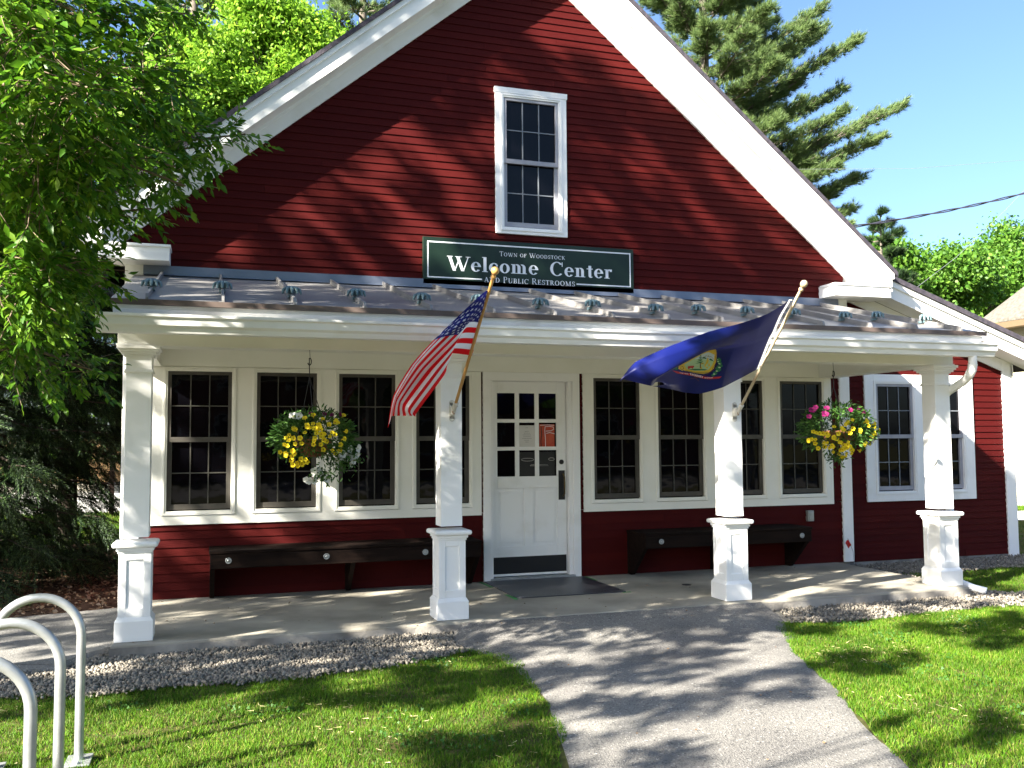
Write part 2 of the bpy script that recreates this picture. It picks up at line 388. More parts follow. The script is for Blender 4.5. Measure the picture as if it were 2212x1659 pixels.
for a, b in LW + RW: window(a, b, ZA, ZB, D - .028, M_bounce, M_sashd, M_gril)
gw = window(3.375, 4.035, 3.925, 5.415, D - .03, M_white, M_sashl, M_grill)
s = MB(); y0 = D - .032
s.box(3.274, y0, 3.848, 3.335, D + .09, 5.46); s.box(4.075, y0, 3.848, 4.134, D + .09, 5.46); s.box(3.335, y0, 3.848, 4.075, D + .09, 3.885); s.box(3.264, y0 - .006, 5.46, 4.144, D + .09, 5.525)
obj('window_casing', s, M_white, gw, .003)
s = MB(); y0 = WY - .032
s.box(8.36, y0, .71, 8.50, WY + .09, 2.37); s.box(9.17, y0, .71, 9.31, WY + .09, 2.37); s.box(9.99, y0, .71, 10.13, WY + .09, 2.37)
for a, b in ((8.50, 9.17), (9.31, 9.99)): s.box(a, y0, .71, b, WY + .09, .80); s.box(a, y0, 2.285, b, WY + .09, 2.37)
obj('wing_window_casing', s, M_white, B, .003)
for a, b in ((8.54, 9.13), (9.35, 9.95)): window(a, b, .84, 2.245, WY - .028, M_white, M_sashl, M_grill)
# --- door
s = MB(); s.box(3.114, D - .035, 0, 3.20, D + .09, 2.195); s.box(4.17, D - .035, 0, 4.256, D + .09, 2.195); s.box(3.114, D - .035, 2.195, 4.256, D + .09, 2.287)
s.box(3.20, D - .01, 0, 3.232, D + .10, 2.195); s.box(4.125, D - .01, 0, 4.17, D + .10, 2.195); s.box(3.232, D + .0, 2.19, 4.125, D + .10, 2.198)
dc = obj('door_casing', s, M_white, B, .003)
s = MB(); s.box(3.19, D - .05, .002, 4.18, D + .12, .028); obj('threshold', s, M_galv, dc)
s = MB(); y0, y1 = D + .05, D + .09
L0, L1, Z0, Z1 = 3.236, 4.118, .036, 2.188
s.box(L0, y0, Z0, 3.300, y1, Z1); s.box(4.005, y0, Z0, L1, y1, Z1); s.box(3.300, y0, 2.06, 4.005, y1, Z1); s.box(3.300, y0, 1.0, 4.005, y1, 1.13)
s.box(3.300, y0, Z0, 4.005, y1, .36); s.box(3.61, y0, .36, 3.715, y1, 1.0)
s.box(3.300, y0 + .016, .36, 3.61, y1 - .004, 1.0); s.box(3.715, y0 + .016, .36, 4.005, y1 - .004, 1.0)
s.box(3.335, y0 + .006, .40, 3.575, y0 + .016, .96); s.box(3.75, y0 + .006, .40, 3.97, y0 + .016, .96)
for k in (1, 2):
    xx = 3.300 + .705 * k / 3; s.box(xx - .024, y0 + .003, 1.13, xx + .024, y1, 2.06)
for k in (1, 2):
    zz = 1.13 + .93 * k / 3
    for j in range(3):
        xa = 3.300 + .705 * j / 3 + (.024 if j else 0); xb = 3.300 + .705 * (j + 1) / 3 - (.024 if j < 2 else 0)
        s.box(xa, y0 + .003, zz - .02, xb, y1, zz + .02)
door = obj('door', s, M_white, B, .003)
s = MB(); s.box(3.300, y0 + .022, 1.13, 4.005, y0 + .026, 2.06); obj('pane', s, M_glass, door)
s = MB(); s.box(3.245, y0 - .003, .062, 4.108, y0, .245); obj('kick_plate', s, M_black, door)
s = MB(); s.box(4.022, y0 - .004, .86, 4.098, y0, 1.19); s.tube([(4.075, y0 - .004, .90), (4.075, y0 - .05, .93), (4.075, y0 - .055, 1.02), (4.075, y0 - .05, 1.12), (4.075, y0 - .004, 1.15)], .009, 8, 1)
obj('handle', s, [M_black, material('worn_brass', (.10, .07, .03), .35, metal=.8)], door)
s = MB(); s.lathe((4.058, y0, 1.285), [(.027, 0), (.027, .012), (.012, .014), (.012, .02)], 14, 0, (0, -1, 0)); obj('deadbolt', s, M_black, door)
# --- porch roof, beam, gutter
def zr(y): return 2.60 + .255 * (y + .30)
s = MB(); s.yz([(-.30, zr(-.30)), (-.30, zr(-.30) - .028), (D - .01, zr(D) - .03), (D - .01, zr(D))], -.46, 7.80)
pr = obj('porch_roof', s, M_roofmetal, B)
for k in range(15):
    x = min(-.203 + .551 * k, 7.70); s = MB()
    s.yz([(-.295, zr(-.295) + .0045), (D - .03, zr(D - .03) + .0045), (D - .03, zr(D - .03) + .052), (-.275, zr(-.275) + .050), (-.295, zr(-.295) + .02)], x - .010, x + .010)
    s.yz([(-.297, zr(-.297) + .0005), (D - .02, zr(D - .02) + .0005), (D - .02, zr(D - .02) + .004), (-.297, zr(-.297) + .004)], x - .03, x + .03)
    obj('roof_seam', s, M_roofmetal, pr)
s = MB(); s.box(-.47, -.318, 2.562, 7.81, -.298, 2.598); s.box(-.47, -.318, 2.598, 7.81, -.27, 2.604); obj('drip_edge', s, M_drip, pr)
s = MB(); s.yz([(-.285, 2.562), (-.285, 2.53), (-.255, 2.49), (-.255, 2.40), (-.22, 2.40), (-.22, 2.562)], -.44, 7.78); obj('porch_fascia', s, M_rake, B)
s = MB(); prof = [(-.262, 2.475), (-.27, 2.475), (-.275, 2.36), (-.355, 2.36), (-.362, 2.385), (-.385, 2.405), (-.392, 2.45), (-.402, 2.462), (-.402, 2.482), (-.428, 2.482), (-.428, 2.462), (-.412, 2.452), (-.405, 2.40), (-.382, 2.382), (-.378, 2.368), (-.368, 2.345), (-.262, 2.345)]
s.yz(prof, -.53, 7.83)
inner = [(-.262, 2.345), (-.368, 2.345), (-.378, 2.368), (-.382, 2.382), (-.405, 2.40), (-.412, 2.452), (-.428, 2.462), (-.428, 2.482), (-.262, 2.475)]
s.yz(inner, -.545, -.5302); s.yz(inner, 7.8302, 7.845)
obj('gutter', s, M_white, B)
s = MB(); s.box(-.43, .035, 2.30, 7.70, .235, 2.47); s.box(-.44, .024, 2.286, 7.71, .246, 2.30)
s.box(-.43, .246, 2.30, -.21, D - .035, 2.47); s.box(7.48, .246, 2.30, 7.70, D - .035, 2.47); s.box(-.44, .246, 2.286, -.20, D - .035, 2.30); s.box(7.47, .246, 2.286, 7.71, D - .035, 2.30)
obj('porch_beam', s, M_bounce, B, .003)
s = MB(); s.box(-.47, -.22, 2.472, 7.80, D - .03, 2.50); obj('porch_ceiling', s, M_bounce, B)
s = MB(); s.yz([(-.2, 2.502), (D - .03, 2.502), (D - .03, zr(D) - .035), (-.2, zr(-.2) - .035)], -.43, 7.76); obj('porch_gable_infill', s, M_bounce, B)
s = MB(); s.box(-.38, D - .06, 3.195, 7.78, D - .017, 3.285); s.yz([(D - .06, 3.195), (D - .09, 3.186), (D - .09, 3.19), (D - .06, 3.20)], -.38, 7.78); obj('flashing', s, M_flash, B)
# --- snow guards
def guard():
    mb = MB()
    mb.mesh(*dome((0, 0, .03), (.035, .03, .035), 8, 4))
    for a in (-1.15, -.55, 0, .55, 1.15):
        d = Vector((math.sin(a), -math.cos(a) * .8, 0))
        p0 = Vector((0, 0, .045)); mb.tube([p0, p0 + d * .035 + Vector((0, 0, .022)), p0 + d * .062 + Vector((0, 0, .008)), p0 + d * .072 - Vector((0, 0, .025))], [.014, .015, .013, .007], 6)
    mb.box(-.022, -.02, 0, .022, .05, .02); return mb
def dome(c, r, n, k):
    v = []; f = []
    for i in range(k + 1):
        ph = math.pi / 2 * i / k
        for j in range(n):
            t = 2 * math.pi * j / n; v.append((c[0] + r[0] * math.cos(ph) * math.cos(t), c[1] + r[1] * math.cos(ph) * math.sin(t), c[2] + r[2] * math.sin(ph)))
    for i in range(k):
        for j in range(n): f.append((i * n + j, i * n + (j + 1) % n, (i + 1) * n + (j + 1) % n, (i + 1) * n + j))
    return v, f
GY = [(-.203, .27), (.348, .36), (.90, .15), (1.45, .21), (2.0, .09), (2.55, .2), (3.10, .1), (3.65, .19), (4.205, .0), (4.756, .18), (5.307, .19), (5.86, .21), (6.41, .12), (6.96, .30), (7.51, .22)]
g0 = None
for i, (x, y) in enumerate(GY):
    if g0 is None: g0 = obj('snow_guard', guard(), M_guard, B); o = g0
    else: o = copy_tree(g0, B)
    o.location = Vector((x, y, zr(y) + .022)); o.scale = (1.15, 1.15, 1.15)
for o in [o for o in B.children if o.name.startswith('snow_guard')]:
    pass
# the first guard mesh was built around the origin: shift it into the parent's frame
for v in g0.data.vertices: v.co += Vector(ORIG[B.name])
for o in [o for o in B.children if o.name.startswith('snow_guard')]: o.location -= Vector(ORIG[B.name])
# --- columns
def column(cx):
    cy = .139; s = MB(); h = .095
    s.box(cx - h, cy - h, .79, cx + h, cy + h, 2.12)
    for hh, a, b in ((.108, 2.075, 2.088), (.103, 2.088, 2.102)): s.box(cx - hh, cy - hh, a, cx + hh, cy + hh, b)
    s.box(cx - .0955, cy - .0955, 2.102, cx + .0955, cy + .0955, 2.20)
    for hh, a, b in ((.108, 2.20, 2.215), (.128, 2.215, 2.238), (.146, 2.238, 2.258), (.160, 2.258, 2.2845)): s.box(cx - hh, cy - hh, a, cx + hh, cy + hh, b)
    c = obj('porch_column', s, M_white, B, .003)
    s = MB()
    s.box(cx - .139, cy - .139, 0.002, cx + .139, cy + .139, .155)
    q = [(-1, -1), (1, -1), (1, 1), (-1, 1)]
    s.prism([(cx + a * .139, cy + b * .139, .155) for a, b in q], [(cx + a * .12, cy + b * .12, .185) for a, b in q])
    s.box(cx - .106, cy - .106, .185, cx + .106, cy + .106, .69)
    for f in (-1, 1):      # stiles and rails on the four faces
        for (a, b, z0, z1) in ((-.118, -.062, .185, .69), (.062, .118, .185, .69), (-.062, .062, .185, .25), (-.062, .062, .62, .69)):
            ya, yb = sorted((cy + f * .106, cy + f * .118)); s.box(cx + a, ya, z0, cx + b, yb, z1)
            xa, xb = sorted((cx + f * .106, cx + f * .118))
            if abs(a) < .1 and abs(b) < .1: s.box(xa, cy + a, z0, xb, cy + b, z1)
            else:
                aa, bb = (a + .012, b) if a < 0 else (a, b - .012)
                s.box(xa, cy + aa, z0, xb, cy + bb, z1)
    for hh, a, b in ((.126, .672, .692), (.136, .692, .715)): s.box(cx - hh, cy - hh, a, cx + hh, cy + hh, b)
    obj('pedestal', s, M_white, c, .003)
    s = MB(); s.box(cx - .166, cy - .166, .717, cx + .166, cy + .166, .758)
    o = obj('pedestal_cap', s, M_white, c, .016)
for cx in (-.272, 2.254, 5.042, 7.553): column(cx)
# --- downspout on the right-hand column
s = MB()
path = [(7.60, -.33, 2.35), (7.60, -.33, 2.27), (7.605, -.31, 2.21), (7.62, -.25, 2.15), (7.64, -.15, 2.10), (7.67, .0, 2.05), (7.70, .13, 2.01), (7.715, .19, 1.96), (7.72, .20, 1.88), (7.72, .20, .86), (7.735, .21, .80), (7.765, .22, .74), (7.775, .22, .66), (7.775, .22, .06)]
s.tube(path, [.042] * 9 + [.036] * 5, 12)
for i, (p, q) in enumerate(((path[1], path[3]), (path[10], path[12]))):
    for k in range(9):
        c = Vector(p).lerp(Vector(q), k / 8)
    for k in range(10):
        c = Vector(p).lerp(Vector(path[2 + 9 * i]), k / 5) if k < 5 else Vector(path[2 + 9 * i]).lerp(Vector(q), (k - 5) / 5)
        s.lathe(c, [(.036 + .006 * (1 - i), -.003), (.046 - .004 * i, 0), (.036 + .006 * (1 - i), .003)], 12, 0, Vector(q) - Vector(p))
s.tube([(7.775, .22, .06), (7.79, .16, .01), (7.86, .03, -.04), (7.93, -.06, -.065)], [.036, .038, .04, .042], 8)
obj('downspout', s, M_white, B)
# --- outlet cover
s = MB(); s.box(7.25, D - .055, .52, 7.335, D - .002, .65); s.box(7.262, D - .07, .535, 7.323, D - .055, .635); obj('outlet_cover', s, M_galv, B, .004)

# ------------------------------------------------------------------ serif lettering (flat polygons, cap height 1)
def ring(cx, cy, rx, ry, tx, ty, a0=0, a1=360, n=28):
    P = []
    k = max(4, int(n * abs(a1 - a0) / 360))
    for i in range(k):
        q = []
        for a in (a0 + (a1 - a0) * i / k, a0 + (a1 - a0) * (i + 1) / k):
            t = R(a); q.append(((cx + rx * math.cos(t), cy + ry * math.sin(t)), (cx + (rx - tx) * math.cos(t), cy + (ry - ty) * math.sin(t))))
        P.append([q[0][0], q[1][0], q[1][1], q[0][1]])
    return P
def rc(x0, y0, x1, y1): return [(x0, y0), (x1, y0), (x1, y1), (x0, y1)]
def dg(x0, y0, x1, y1, w): return [(x0 - w / 2, y0), (x0 + w / 2, y0), (x1 + w / 2, y1), (x1 - w / 2, y1)]
def glyph(c, T, t):
    s = .045; e = T * .45           # serif thickness and overhang
    st = lambda x, y0=0, y1=1: [rc(x, y0 + s, x + T, y1 - s)]
    sf = lambda x, y, w=T: rc(x - e, y, x + w + e, y + s)
    lo = lambda x, w=T: sf(x, 0, w); hi = lambda x, w=T, y=1: sf(x, y - s, w)
    X = .66
    if c == 'I': return [*st(.1), lo(.1), hi(.1)], T + .2
    if c == 'L': return [*st(.1), lo(.1), hi(.1), rc(.1 + T + e, 0, .60, t), rc(.60 - t, t, .60, .26)], .66
    if c == 'T': return [*[rc(.37 - T / 2, s, .37 + T / 2, 1 - t)], lo(.37 - T / 2), rc(.02, 1 - t, .72, 1), rc(.02, .78, .02 + t, 1 - t), rc(.72 - t, .78, .72, 1 - t)], .76
    if c in 'EF':
        g = [*st(.1), sf(.1, 0), sf(.1, 1 - s), rc(.1 + T + e, 1 - t, .62, 1), rc(.62 - t, .78, .62, 1 - t), rc(.1 + T, .5, .48, .5 + t), rc(.48 - t, .42, .48, .5), rc(.48 - t, .5 + t, .48, .64)]
        if c == 'E': g += [rc(.1 + T + e, 0, .66, t), rc(.66 - t, t, .66, .26)]
        return g, .70
    if c == 'H': return [*st(.1), *st(.6), lo(.1), hi(.1), lo(.6), hi(.6), rc(.1 + T, .5, .6, .5 + t)], .74 + T
    if c == 'O': return ring(.46, .5, .44, .52, T, t), .94
    if c == 'Q': return ring(.46, .5, .44, .52, T, t), .94
    if c == 'C': return ring(.46, .5, .44, .52, T, t, 42, 318) + [rc(.76, .68, .76 + t * .9, 1.0)], .86
    if c == 'G': return ring(.46, .5, .44, .52, T, t, 42, 318) + [rc(.72, .1, .72 + T, .42)], .9
    if c == 'D': return [*st(.1), lo(.1), hi(.1)] + ring(.36, .5, .46, .5, T, t, -90, 90) + [rc(.1 + T + e, 0, .36, t), rc(.1 + T + e, 1 - t, .36, 1)], .88
    if c == 'P' or c == 'R' or c == 'B':
        g = [*st(.1), lo(.1), hi(.1)] + ring(.36, .735, .26, .265, T * .9, t, -90, 90) + [rc(.1 + T + e, 1 - t, .36, 1), rc(.1 + T, .47, .36, .47 + t)]
        if c == 'R': g += [dg(.40, .47, .70, s, T), rc(.58, 0, .86, s)]; return g, .82
        if c == 'B': g += ring(.38, .265, .30, .265, T * .9, t, -90, 90) + [rc(.1 + T + e, 0, .38, t)]; return g, .74
        return g, .68
    if c == 'S':
        g = ring(.33, .745, .25, .275, T * .8, t, 40, 265) + ring(.33, .265, .27, .285, T * .8, t, -140, 88) + [rc(.50, .72, .50 + t, .98), rc(.05, .04, .05 + t, .28)]
        return g, .64
    if c == 'K': return [*st(.1), lo(.1), hi(.1), dg(.1 + T, .42, .62, 1 - s, t * 1.3), dg(.36, .58, .68, s, T), rc(.54, 0, .86, s), rc(.5, 1 - s, .76, 1)], .84
    if c == 'A': return [dg(.42, 1, .12, s, t), dg(.42, 1, .72, s, T), rc(0, 0, .26, s), rc(.56, 0, .88, s), rc(.24, .33, .60, .33 + t)], .88
    if c == 'V': return [dg(.14, 1 - s, .44, 0, T), dg(.74, 1 - s, .47, 0, t), rc(0, 1 - s, .3, 1), rc(.6, 1 - s, .86, 1)], .86
    if c == 'Y': return [dg(.14, 1 - s, .40, .45, T), dg(.70, 1 - s, .44, .45, t), rc(.42 - T / 2, s, .42 + T / 2, .5), lo(.42 - T / 2), rc(0, 1 - s, .28, 1), rc(.58, 1 - s, .82, 1)], .84
    if c == 'U': return [rc(.1, .35, .1 + T, 1 - s), rc(.68, .35, .68 + t, 1 - s), hi(.1), hi(.68, t)] + ring(.39 + t / 2, .35, .29 + t / 2, .37, T * .85, t, 180, 360), .88
    if c == 'N': return [rc(.14, s, .14 + t, 1 - s), rc(.76, 0, .76 + t, 1 - s), dg(.10, 1, .78, 0, T), rc(.03, 0, .32, s), rc(0, 1 - s, .2, 1), rc(.66, 1 - s, .95, 1)], .98
    if c == 'M': return [rc(.14, s, .14 + t, 1 - s), rc(.86, s, .86 + T, 1 - s), dg(.17, 1, .52, .05, T), dg(.90, 1, .55, .05, t), rc(.03, 0, .32, s), lo(.86), rc(0, 1 - s, .2, 1), rc(.86, 1 - s, 1.12, 1)], 1.16
    if c == 'W':
        return [dg(.14, 1 - s, .42, -.02, T), dg(.74, 1 - s, .44, -.02, t), dg(.62, 1 - s, .92, -.02, T), dg(1.24, 1 - s, .95, -.02, t), rc(-.02, 1 - s, .32, 1), rc(.46, 1 - s, .88, 1), rc(1.10, 1 - s, 1.38, 1)], 1.34
    # lower case
    if c == 'l': return [rc(.08, s, .08 + T, 1.05), lo(.08), rc(.0, 1.0, .08, 1.05)], T + .17
    if c == 'o': return ring(.32, X / 2, .31, X / 2 + .02, T, t), .66
    if c == 'c': return ring(.32, X / 2, .31, X / 2 + .02, T, t, 48, 318) + [rc(.44, .44, .55, .56)], .60
    if c == 'e': return ring(.32, X / 2, .30, X / 2 + .02, T, t, 0, 322) + [rc(.32 - .30 + T, X / 2, .62, X / 2 + t)], .64
    if c == 'n' or c == 'm' or c == 'r':
        g = [rc(.08, s, .08 + T, X), lo(.08), rc(0, X - s, .08, X)]
        if c == 'r': return g + ring(.34, .46, .18, .22, T * .6, t * 1.6, 60, 150) + [rc(.36, .50, .50, .67)], .53
        x = .08 + T
        for k in range(2 if c == 'm' else 1):
            g += ring(x + .10, X - .22, .22, .24, T, t * 1.4, 0, 115)
            xr = x + .32 - T; g += [rc(xr, s, xr + T, X - .22), lo(xr)]; x = xr + T
        return g, x + e + .04
    if c == 't': return [rc(.12, .10, .12 + T, .86), rc(0, X - t, .40, X)] + ring(.27, .14, .15, .16, T * .8, t, 180, 330), .42
    return [], .30
def text_polys(txt, T=.17, t=.06, sp=.05, small=.78, space=.34):
    """lower-case letters written with a leading '^' become small caps"""
    x = 0; out = []; sc_ = 1.0; caps = txt.startswith('^'); txt = txt.lstrip('^')
    for ch in txt:
        if ch == ' ': x += space; continue
        f = 1.0
        if caps and ch.islower(): ch = ch.upper(); f = small
        g, w_ = glyph(ch, T / (f if caps else 1), t / (f if caps else 1))
        out += [[(x + px * f, py * f) for px, py in p] for p in g]; x += w_ * f + sp
    return out, x - sp
def lay(mb, polys, fn, mi=0, step=.00012, base=0.0):
    for i, p in enumerate(polys):
        mb.poly([fn(px, py, base + (i % 9) * step) for px, py in p], mi)

sg = empty('welcome_sign', (3.69, D - .05, 3.49), 'long dark green board with white lettering above the porch roof', 'sign')
s = MB(); s.box(2.437, D - .06, 3.232, 4.943, D - .016, 3.750); obj('board', s, M_green, sg, .003)
s = MB(); yb = D - .0605
def bar(x0, z0, x1, z1): s.box(x0, yb - .001, z0, x1, yb + .003, z1)
bar(2.483, 3.690, 4.906, 3.704); bar(2.483, 3.302, 2.497, 3.690); bar(4.892, 3.302, 4.906, 3.690); bar(2.497, 3.302, 3.10, 3.316); bar(4.225, 3.302, 4.892, 3.316)
obj('border_line', s, M_letter, sg)
def sign_text(txt, x0, x1, z, h, T, t, sp=.05, **k):
    sm_ = txt.startswith('^'); W_ = text_polys(txt, T, t, sp, **k)[1]; fx = (x1 - x0) / W_; x = x0
    for wd in txt.lstrip('^').split(' '):       # one mesh for each word
        P, w1 = text_polys(('^' if sm_ else '') + wd, T, t, sp, **k); mb = MB()
        lay(mb, P, lambda a, b, o: (x + a * fx, yb - .0012 - o, z + b * h)); obj('lettering', mb, M_letter, sg, fixn=False)
        x += (w1 + sp + k.get('space', .34)) * fx
sign_text('Welcome', 2.706, 3.765, 3.392, .158, .185, .06)
sign_text('Center', 3.90, 4.672, 3.392, .158, .185, .06)
sign_text('^Town of Woodstock', 3.305, 4.085, 3.581, .053, .12, .055, .10, space=.42)
sign_text('^and Public Restrooms', 3.125, 4.205, 3.281, .068, .13, .055, .08, small=.80, space=.40)

# ------------------------------------------------------------------ paper notice and two drawn images on the door glass
yd = D + .048
s = MB(); s.box(3.560, yd + .018, 1.452, 3.748, yd + .0195, 1.70)
n_ = empty('paper_notice', (3.65, yd, 1.45), 'white typed paper notice taped inside the middle pane of the door', 'notice')
obj('sheet', s, material('paper', (.62, .60, .58), .8), n_)
s = MB()
for k, w_ in enumerate((.03, .0, .05, .07, .10, .085, .11, .06, .04)):
    if w_:
        z = 1.67 - k * .02; x = 3.654 - w_ / 2
        while x < 3.654 + w_ / 2 - .004:
            l = random.uniform(.006, .016); s.box(x, yd + .0172, z, min(x + l, 3.654 + w_ / 2), yd + .018, z + .0045); x += l + .004
obj('typed_lines', s, material('grey_ink', (.22, .21, .21), .8), n_)
ps = empty('red_poster', (3.9, yd, 1.45), 'orange red poster with a white outlined letter P behind the right pane of the door', 'poster')
s = MB(); s.box(3.802, yd + .018, 1.452, 3.984, yd + .0195, 1.712); obj('sheet', s, material('poster_orange', (.42, .055, .03), .7, (.55, .11, .05), 8), ps)
s = MB()
for pts in ([(3.875, 1.455), (3.875, 1.55), (3.868, 1.64), (3.872, 1.685), (3.93, 1.688), (3.972, 1.68), (3.975, 1.655), (3.945, 1.638), (3.88, 1.635)], [(3.885, 1.61), (3.93, 1.618), (3.984, 1.604)], [(3.81, 1.70), (3.90, 1.705), (3.98, 1.70)]):
    s.tube([(a, yd + .0165, b) for a, b in pts], .0038, 5)
obj('white_outline', s, M_letter, ps)
s = MB()
for pts in ([(3.825, 1.455), (3.82, 1.52), (3.83, 1.60), (3.822, 1.69)],): s.tube([(a, yd + .0165, b) for a, b in pts], .005, 5)
obj('dark_outline', s, M_black, ps)
bp_ = empty('dark_poster', (3.8, yd, 1.13), 'black poster with grey outlined ovals and a bar behind the lower door panes', 'poster')
s = MB(); s.box(3.562, yd + .0195, 1.138, 3.984, yd + .021, 1.40); obj('sheet', s, M_black, bp_)
s = MB()
def oval(cx, cz, rx, rz): s.tube([(cx + rx * math.cos(a * .3927), yd + .0165, cz + rz * math.sin(a * .3927)) for a in range(17)], .0025, 5, 0, False)
oval(3.66, 1.315, .075, .016); oval(3.945, 1.318, .035, .015)
s.tube([(3.69, yd + .0165, 1.246), (3.70, yd + .0165, 1.258), (3.90, yd + .0165, 1.256), (3.905, yd + .0165, 1.244), (3.69, yd + .0165, 1.246)], .0025, 5)
obj('outline_drawing', s, material('chalk_grey', (.45, .43, .42), .7), bp_)

# ------------------------------------------------------------------ cloth helper
def catm(p0, p1, p2, p3, t):
    return .5 * ((2 * p1) + (-p0 + p2) * t + (2 * p0 - 5 * p1 + 4 * p2 - p3) * t * t + (-p0 + 3 * p1 - 3 * p2 + p3) * t ** 3)
def interp(arr, ks, x):
    i = 0
    while i < len(ks) - 2 and x > ks[i + 1]: i += 1
    t = (x - ks[i]) / (ks[i + 1] - ks[i])
    p1, p2 = arr[i], arr[i + 1]; p0 = arr[i - 1] if i > 0 else p1 * 2 - p2; p3 = arr[i + 2] if i + 2 < len(arr) else p2 * 2 - p1
    q = catm(p0, p1, p2, p3, t); ln = p1 + (p2 - p1) * t
    return q * .55 + ln * .45
class Cloth:
    def __init__(s, grid, us, vs_, ripple): s.g = [[np.array(p) for p in r] for r in grid]; s.us = us; s.vs = vs_; s.rp = ripple
    def at(s, u, v):
        p = interp([interp(r, s.us, u) for r in s.g], s.vs, v)
        return p + np.array((0, s.rp(u, v), 0))
    def near(s, u, v, o):
        a = s.at(u, v); b = s.at(min(u + .01, 1.0), v) - s.at(u - .01 if u > .98 else u, v); c = s.at(u, min(v + .01, 1.0)) - s.at(u, v - .01 if v > .98 else v)
        n = np.cross(b, c); n = n / (np.linalg.norm(n) + 1e-9)
        if n[1] > 0: n = -n
        return tuple(a + n * o)
def bracket_pole(name, base, tip, label, group, pm, finial_m):
    b = Vector(base); t = Vector(tip); ax = (t - b).normalized()
    e_ = empty(name, base, label, 'flag', group)
    s = MB(); s.tube([b + ax * .02, t - ax * .03], .0135, 12); obj('pole', s, pm, e_)
    s = MB(); s.lathe(t - ax * .05, [(.014, 0), (.021, .004), (.021, .02), (.014, .026), (.013, .034), (.022, .042), (.030, .058), (.032, .072), (.027, .088), (.014, .099), (.002, .103)], 18, 0, ax); obj('finial', s, finial_m, e_)
    s = MB(); x, y, z = base
    s.box(x - .024, .036, z - .085, x + .024, .044, z + .055)
    s.lathe((x, .040, z + .055), [(.024, -.004), (.024, .004)], 14, 0, (0, 1, 0)); s.lathe((x, .040, z - .085), [(.024, -.004), (.024, .004)], 14, 0, (0, 1, 0))
    s.lathe(b - ax * .045, [(.016, 0), (.020, .01), (.020, .10), (.024, .102), (.024, .115), (.018, .117)], 14, 0, ax)
    s.tube([(x - .034, y + .0, z + .02), (x + .034, y + .0, z + .02)], .006, 8); s.box(x - .014, -.02, z - .05, x + .014, .04, z + .02)
    for zz in (-.075, .045): s.lathe((x, .036, z + zz), [(.006, 0), (.005, .004)], 8, 0, (0, -1, 0))
    obj('bracket', s, M_bracket, e_, .002)
    return e_
# --- stars and stripes
US =  [[(2.312, -0.915, 2.694), (2.234, -0.95, 2.641), (1.888, -0.85, 2.295), (1.732, -0.78, 2.11), (1.603, -0.7, 1.873), (1.573, -0.62, 1.623)], [(2.318, -0.79, 2.578), (2.222, -0.86, 2.528), (1.926, -0.96, 2.304), (1.733, -0.92, 2.089), (1.594, -0.86, 1.847), (1.579, -0.76, 1.711)], [(2.32, -0.665, 2.466), (2.199, -0.76, 2.454), (2.088, -0.84, 2.343), (1.834, -0.78, 2.076), (1.65, -0.78, 1.822), (1.655, -0.7, 1.717)], [(2.315, -0.56, 2.352), (2.15, -0.64, 2.338), (2.057, -0.8, 2.228), (1.898, -0.84, 2.052), (1.685, -0.86, 1.777), (1.708, -0.78, 1.715)], [(2.305, -0.451, 2.222), (2.099, -0.52, 2.227), (2.033, -0.66, 2.118), (2.006, -0.7, 2.04), (1.782, -0.72, 1.737), (1.794, -0.68, 1.715)]]
cu = Cloth(US, [0, .12, .4, .65, .88, 1], [0, .27, .54, .77, 1], lambda u, v: .022 * min(1, u * 5) * math.sin(9.5 * v + 3.2 * u + .8) + .010 * min(1, u * 4) * math.sin(21 * v - 6 * u))
f1 = bracket_pole('stars_and_stripes_flag', (2.258, -.04, 1.80), (2.322, -1.035, 2.805), 'red and white striped flag with white stars on the second porch column', 'flags on the porch columns', M_pole, M_pole)
s = MB(); NU, NV = 90, 78
idx = {}
for j in range(NV + 1):
    for i in range(NU + 1): idx[i, j] = len(s.v); s.v.append(tuple(cu.at(i / NU, j / NV)))
for j in range(NV):
    for i in range(NU):
        s.f.append((idx[i, j], idx[i + 1, j], idx[i + 1, j + 1], idx[i, j + 1])); s.sm.append(True)
        stripe = int(j / NV * 13); s.m.append(2 if (i < NU * .4 and stripe < 7) else (0 if stripe % 2 == 0 else 1))
ORIGsave = None
obj('cloth', s, [M_flagred, M_flagwhite, M_flagblue], f1, fixn=False)
s = MB()
for r in range(9):
    for c in range(6 if r % 2 == 0 else 5):
        u0 = .4 * ((c + .5) / 6 if r % 2 == 0 else (c + 1) / 6); v0 = 7 / 13 * (r + 1) / 10
        pts = []
        for k in range(10):
            a = R(90 + 36 * k); rr = 1 if k % 2 == 0 else .40
            pts.append(cu.near(max(.002, u0 + .0175 * rr * math.cos(a)), max(.002, v0 - .030 * rr * math.sin(a)), .004))
        ctr = cu.near(u0, v0, .0045)
        for k in range(10): s.poly([ctr, pts[k], pts[(k + 1) % 10]])
obj('stars', s, M_flagwhite, f1, fixn=False)
for v in (.02, .98):
    s = MB(); a = Vector(cu.at(0.004, v)); s.tube([a + Vector((.012, 0, 0)), a + Vector((-.012, 0, .0))], .005, 6); obj('flag_clip', s, M_bracket, f1)
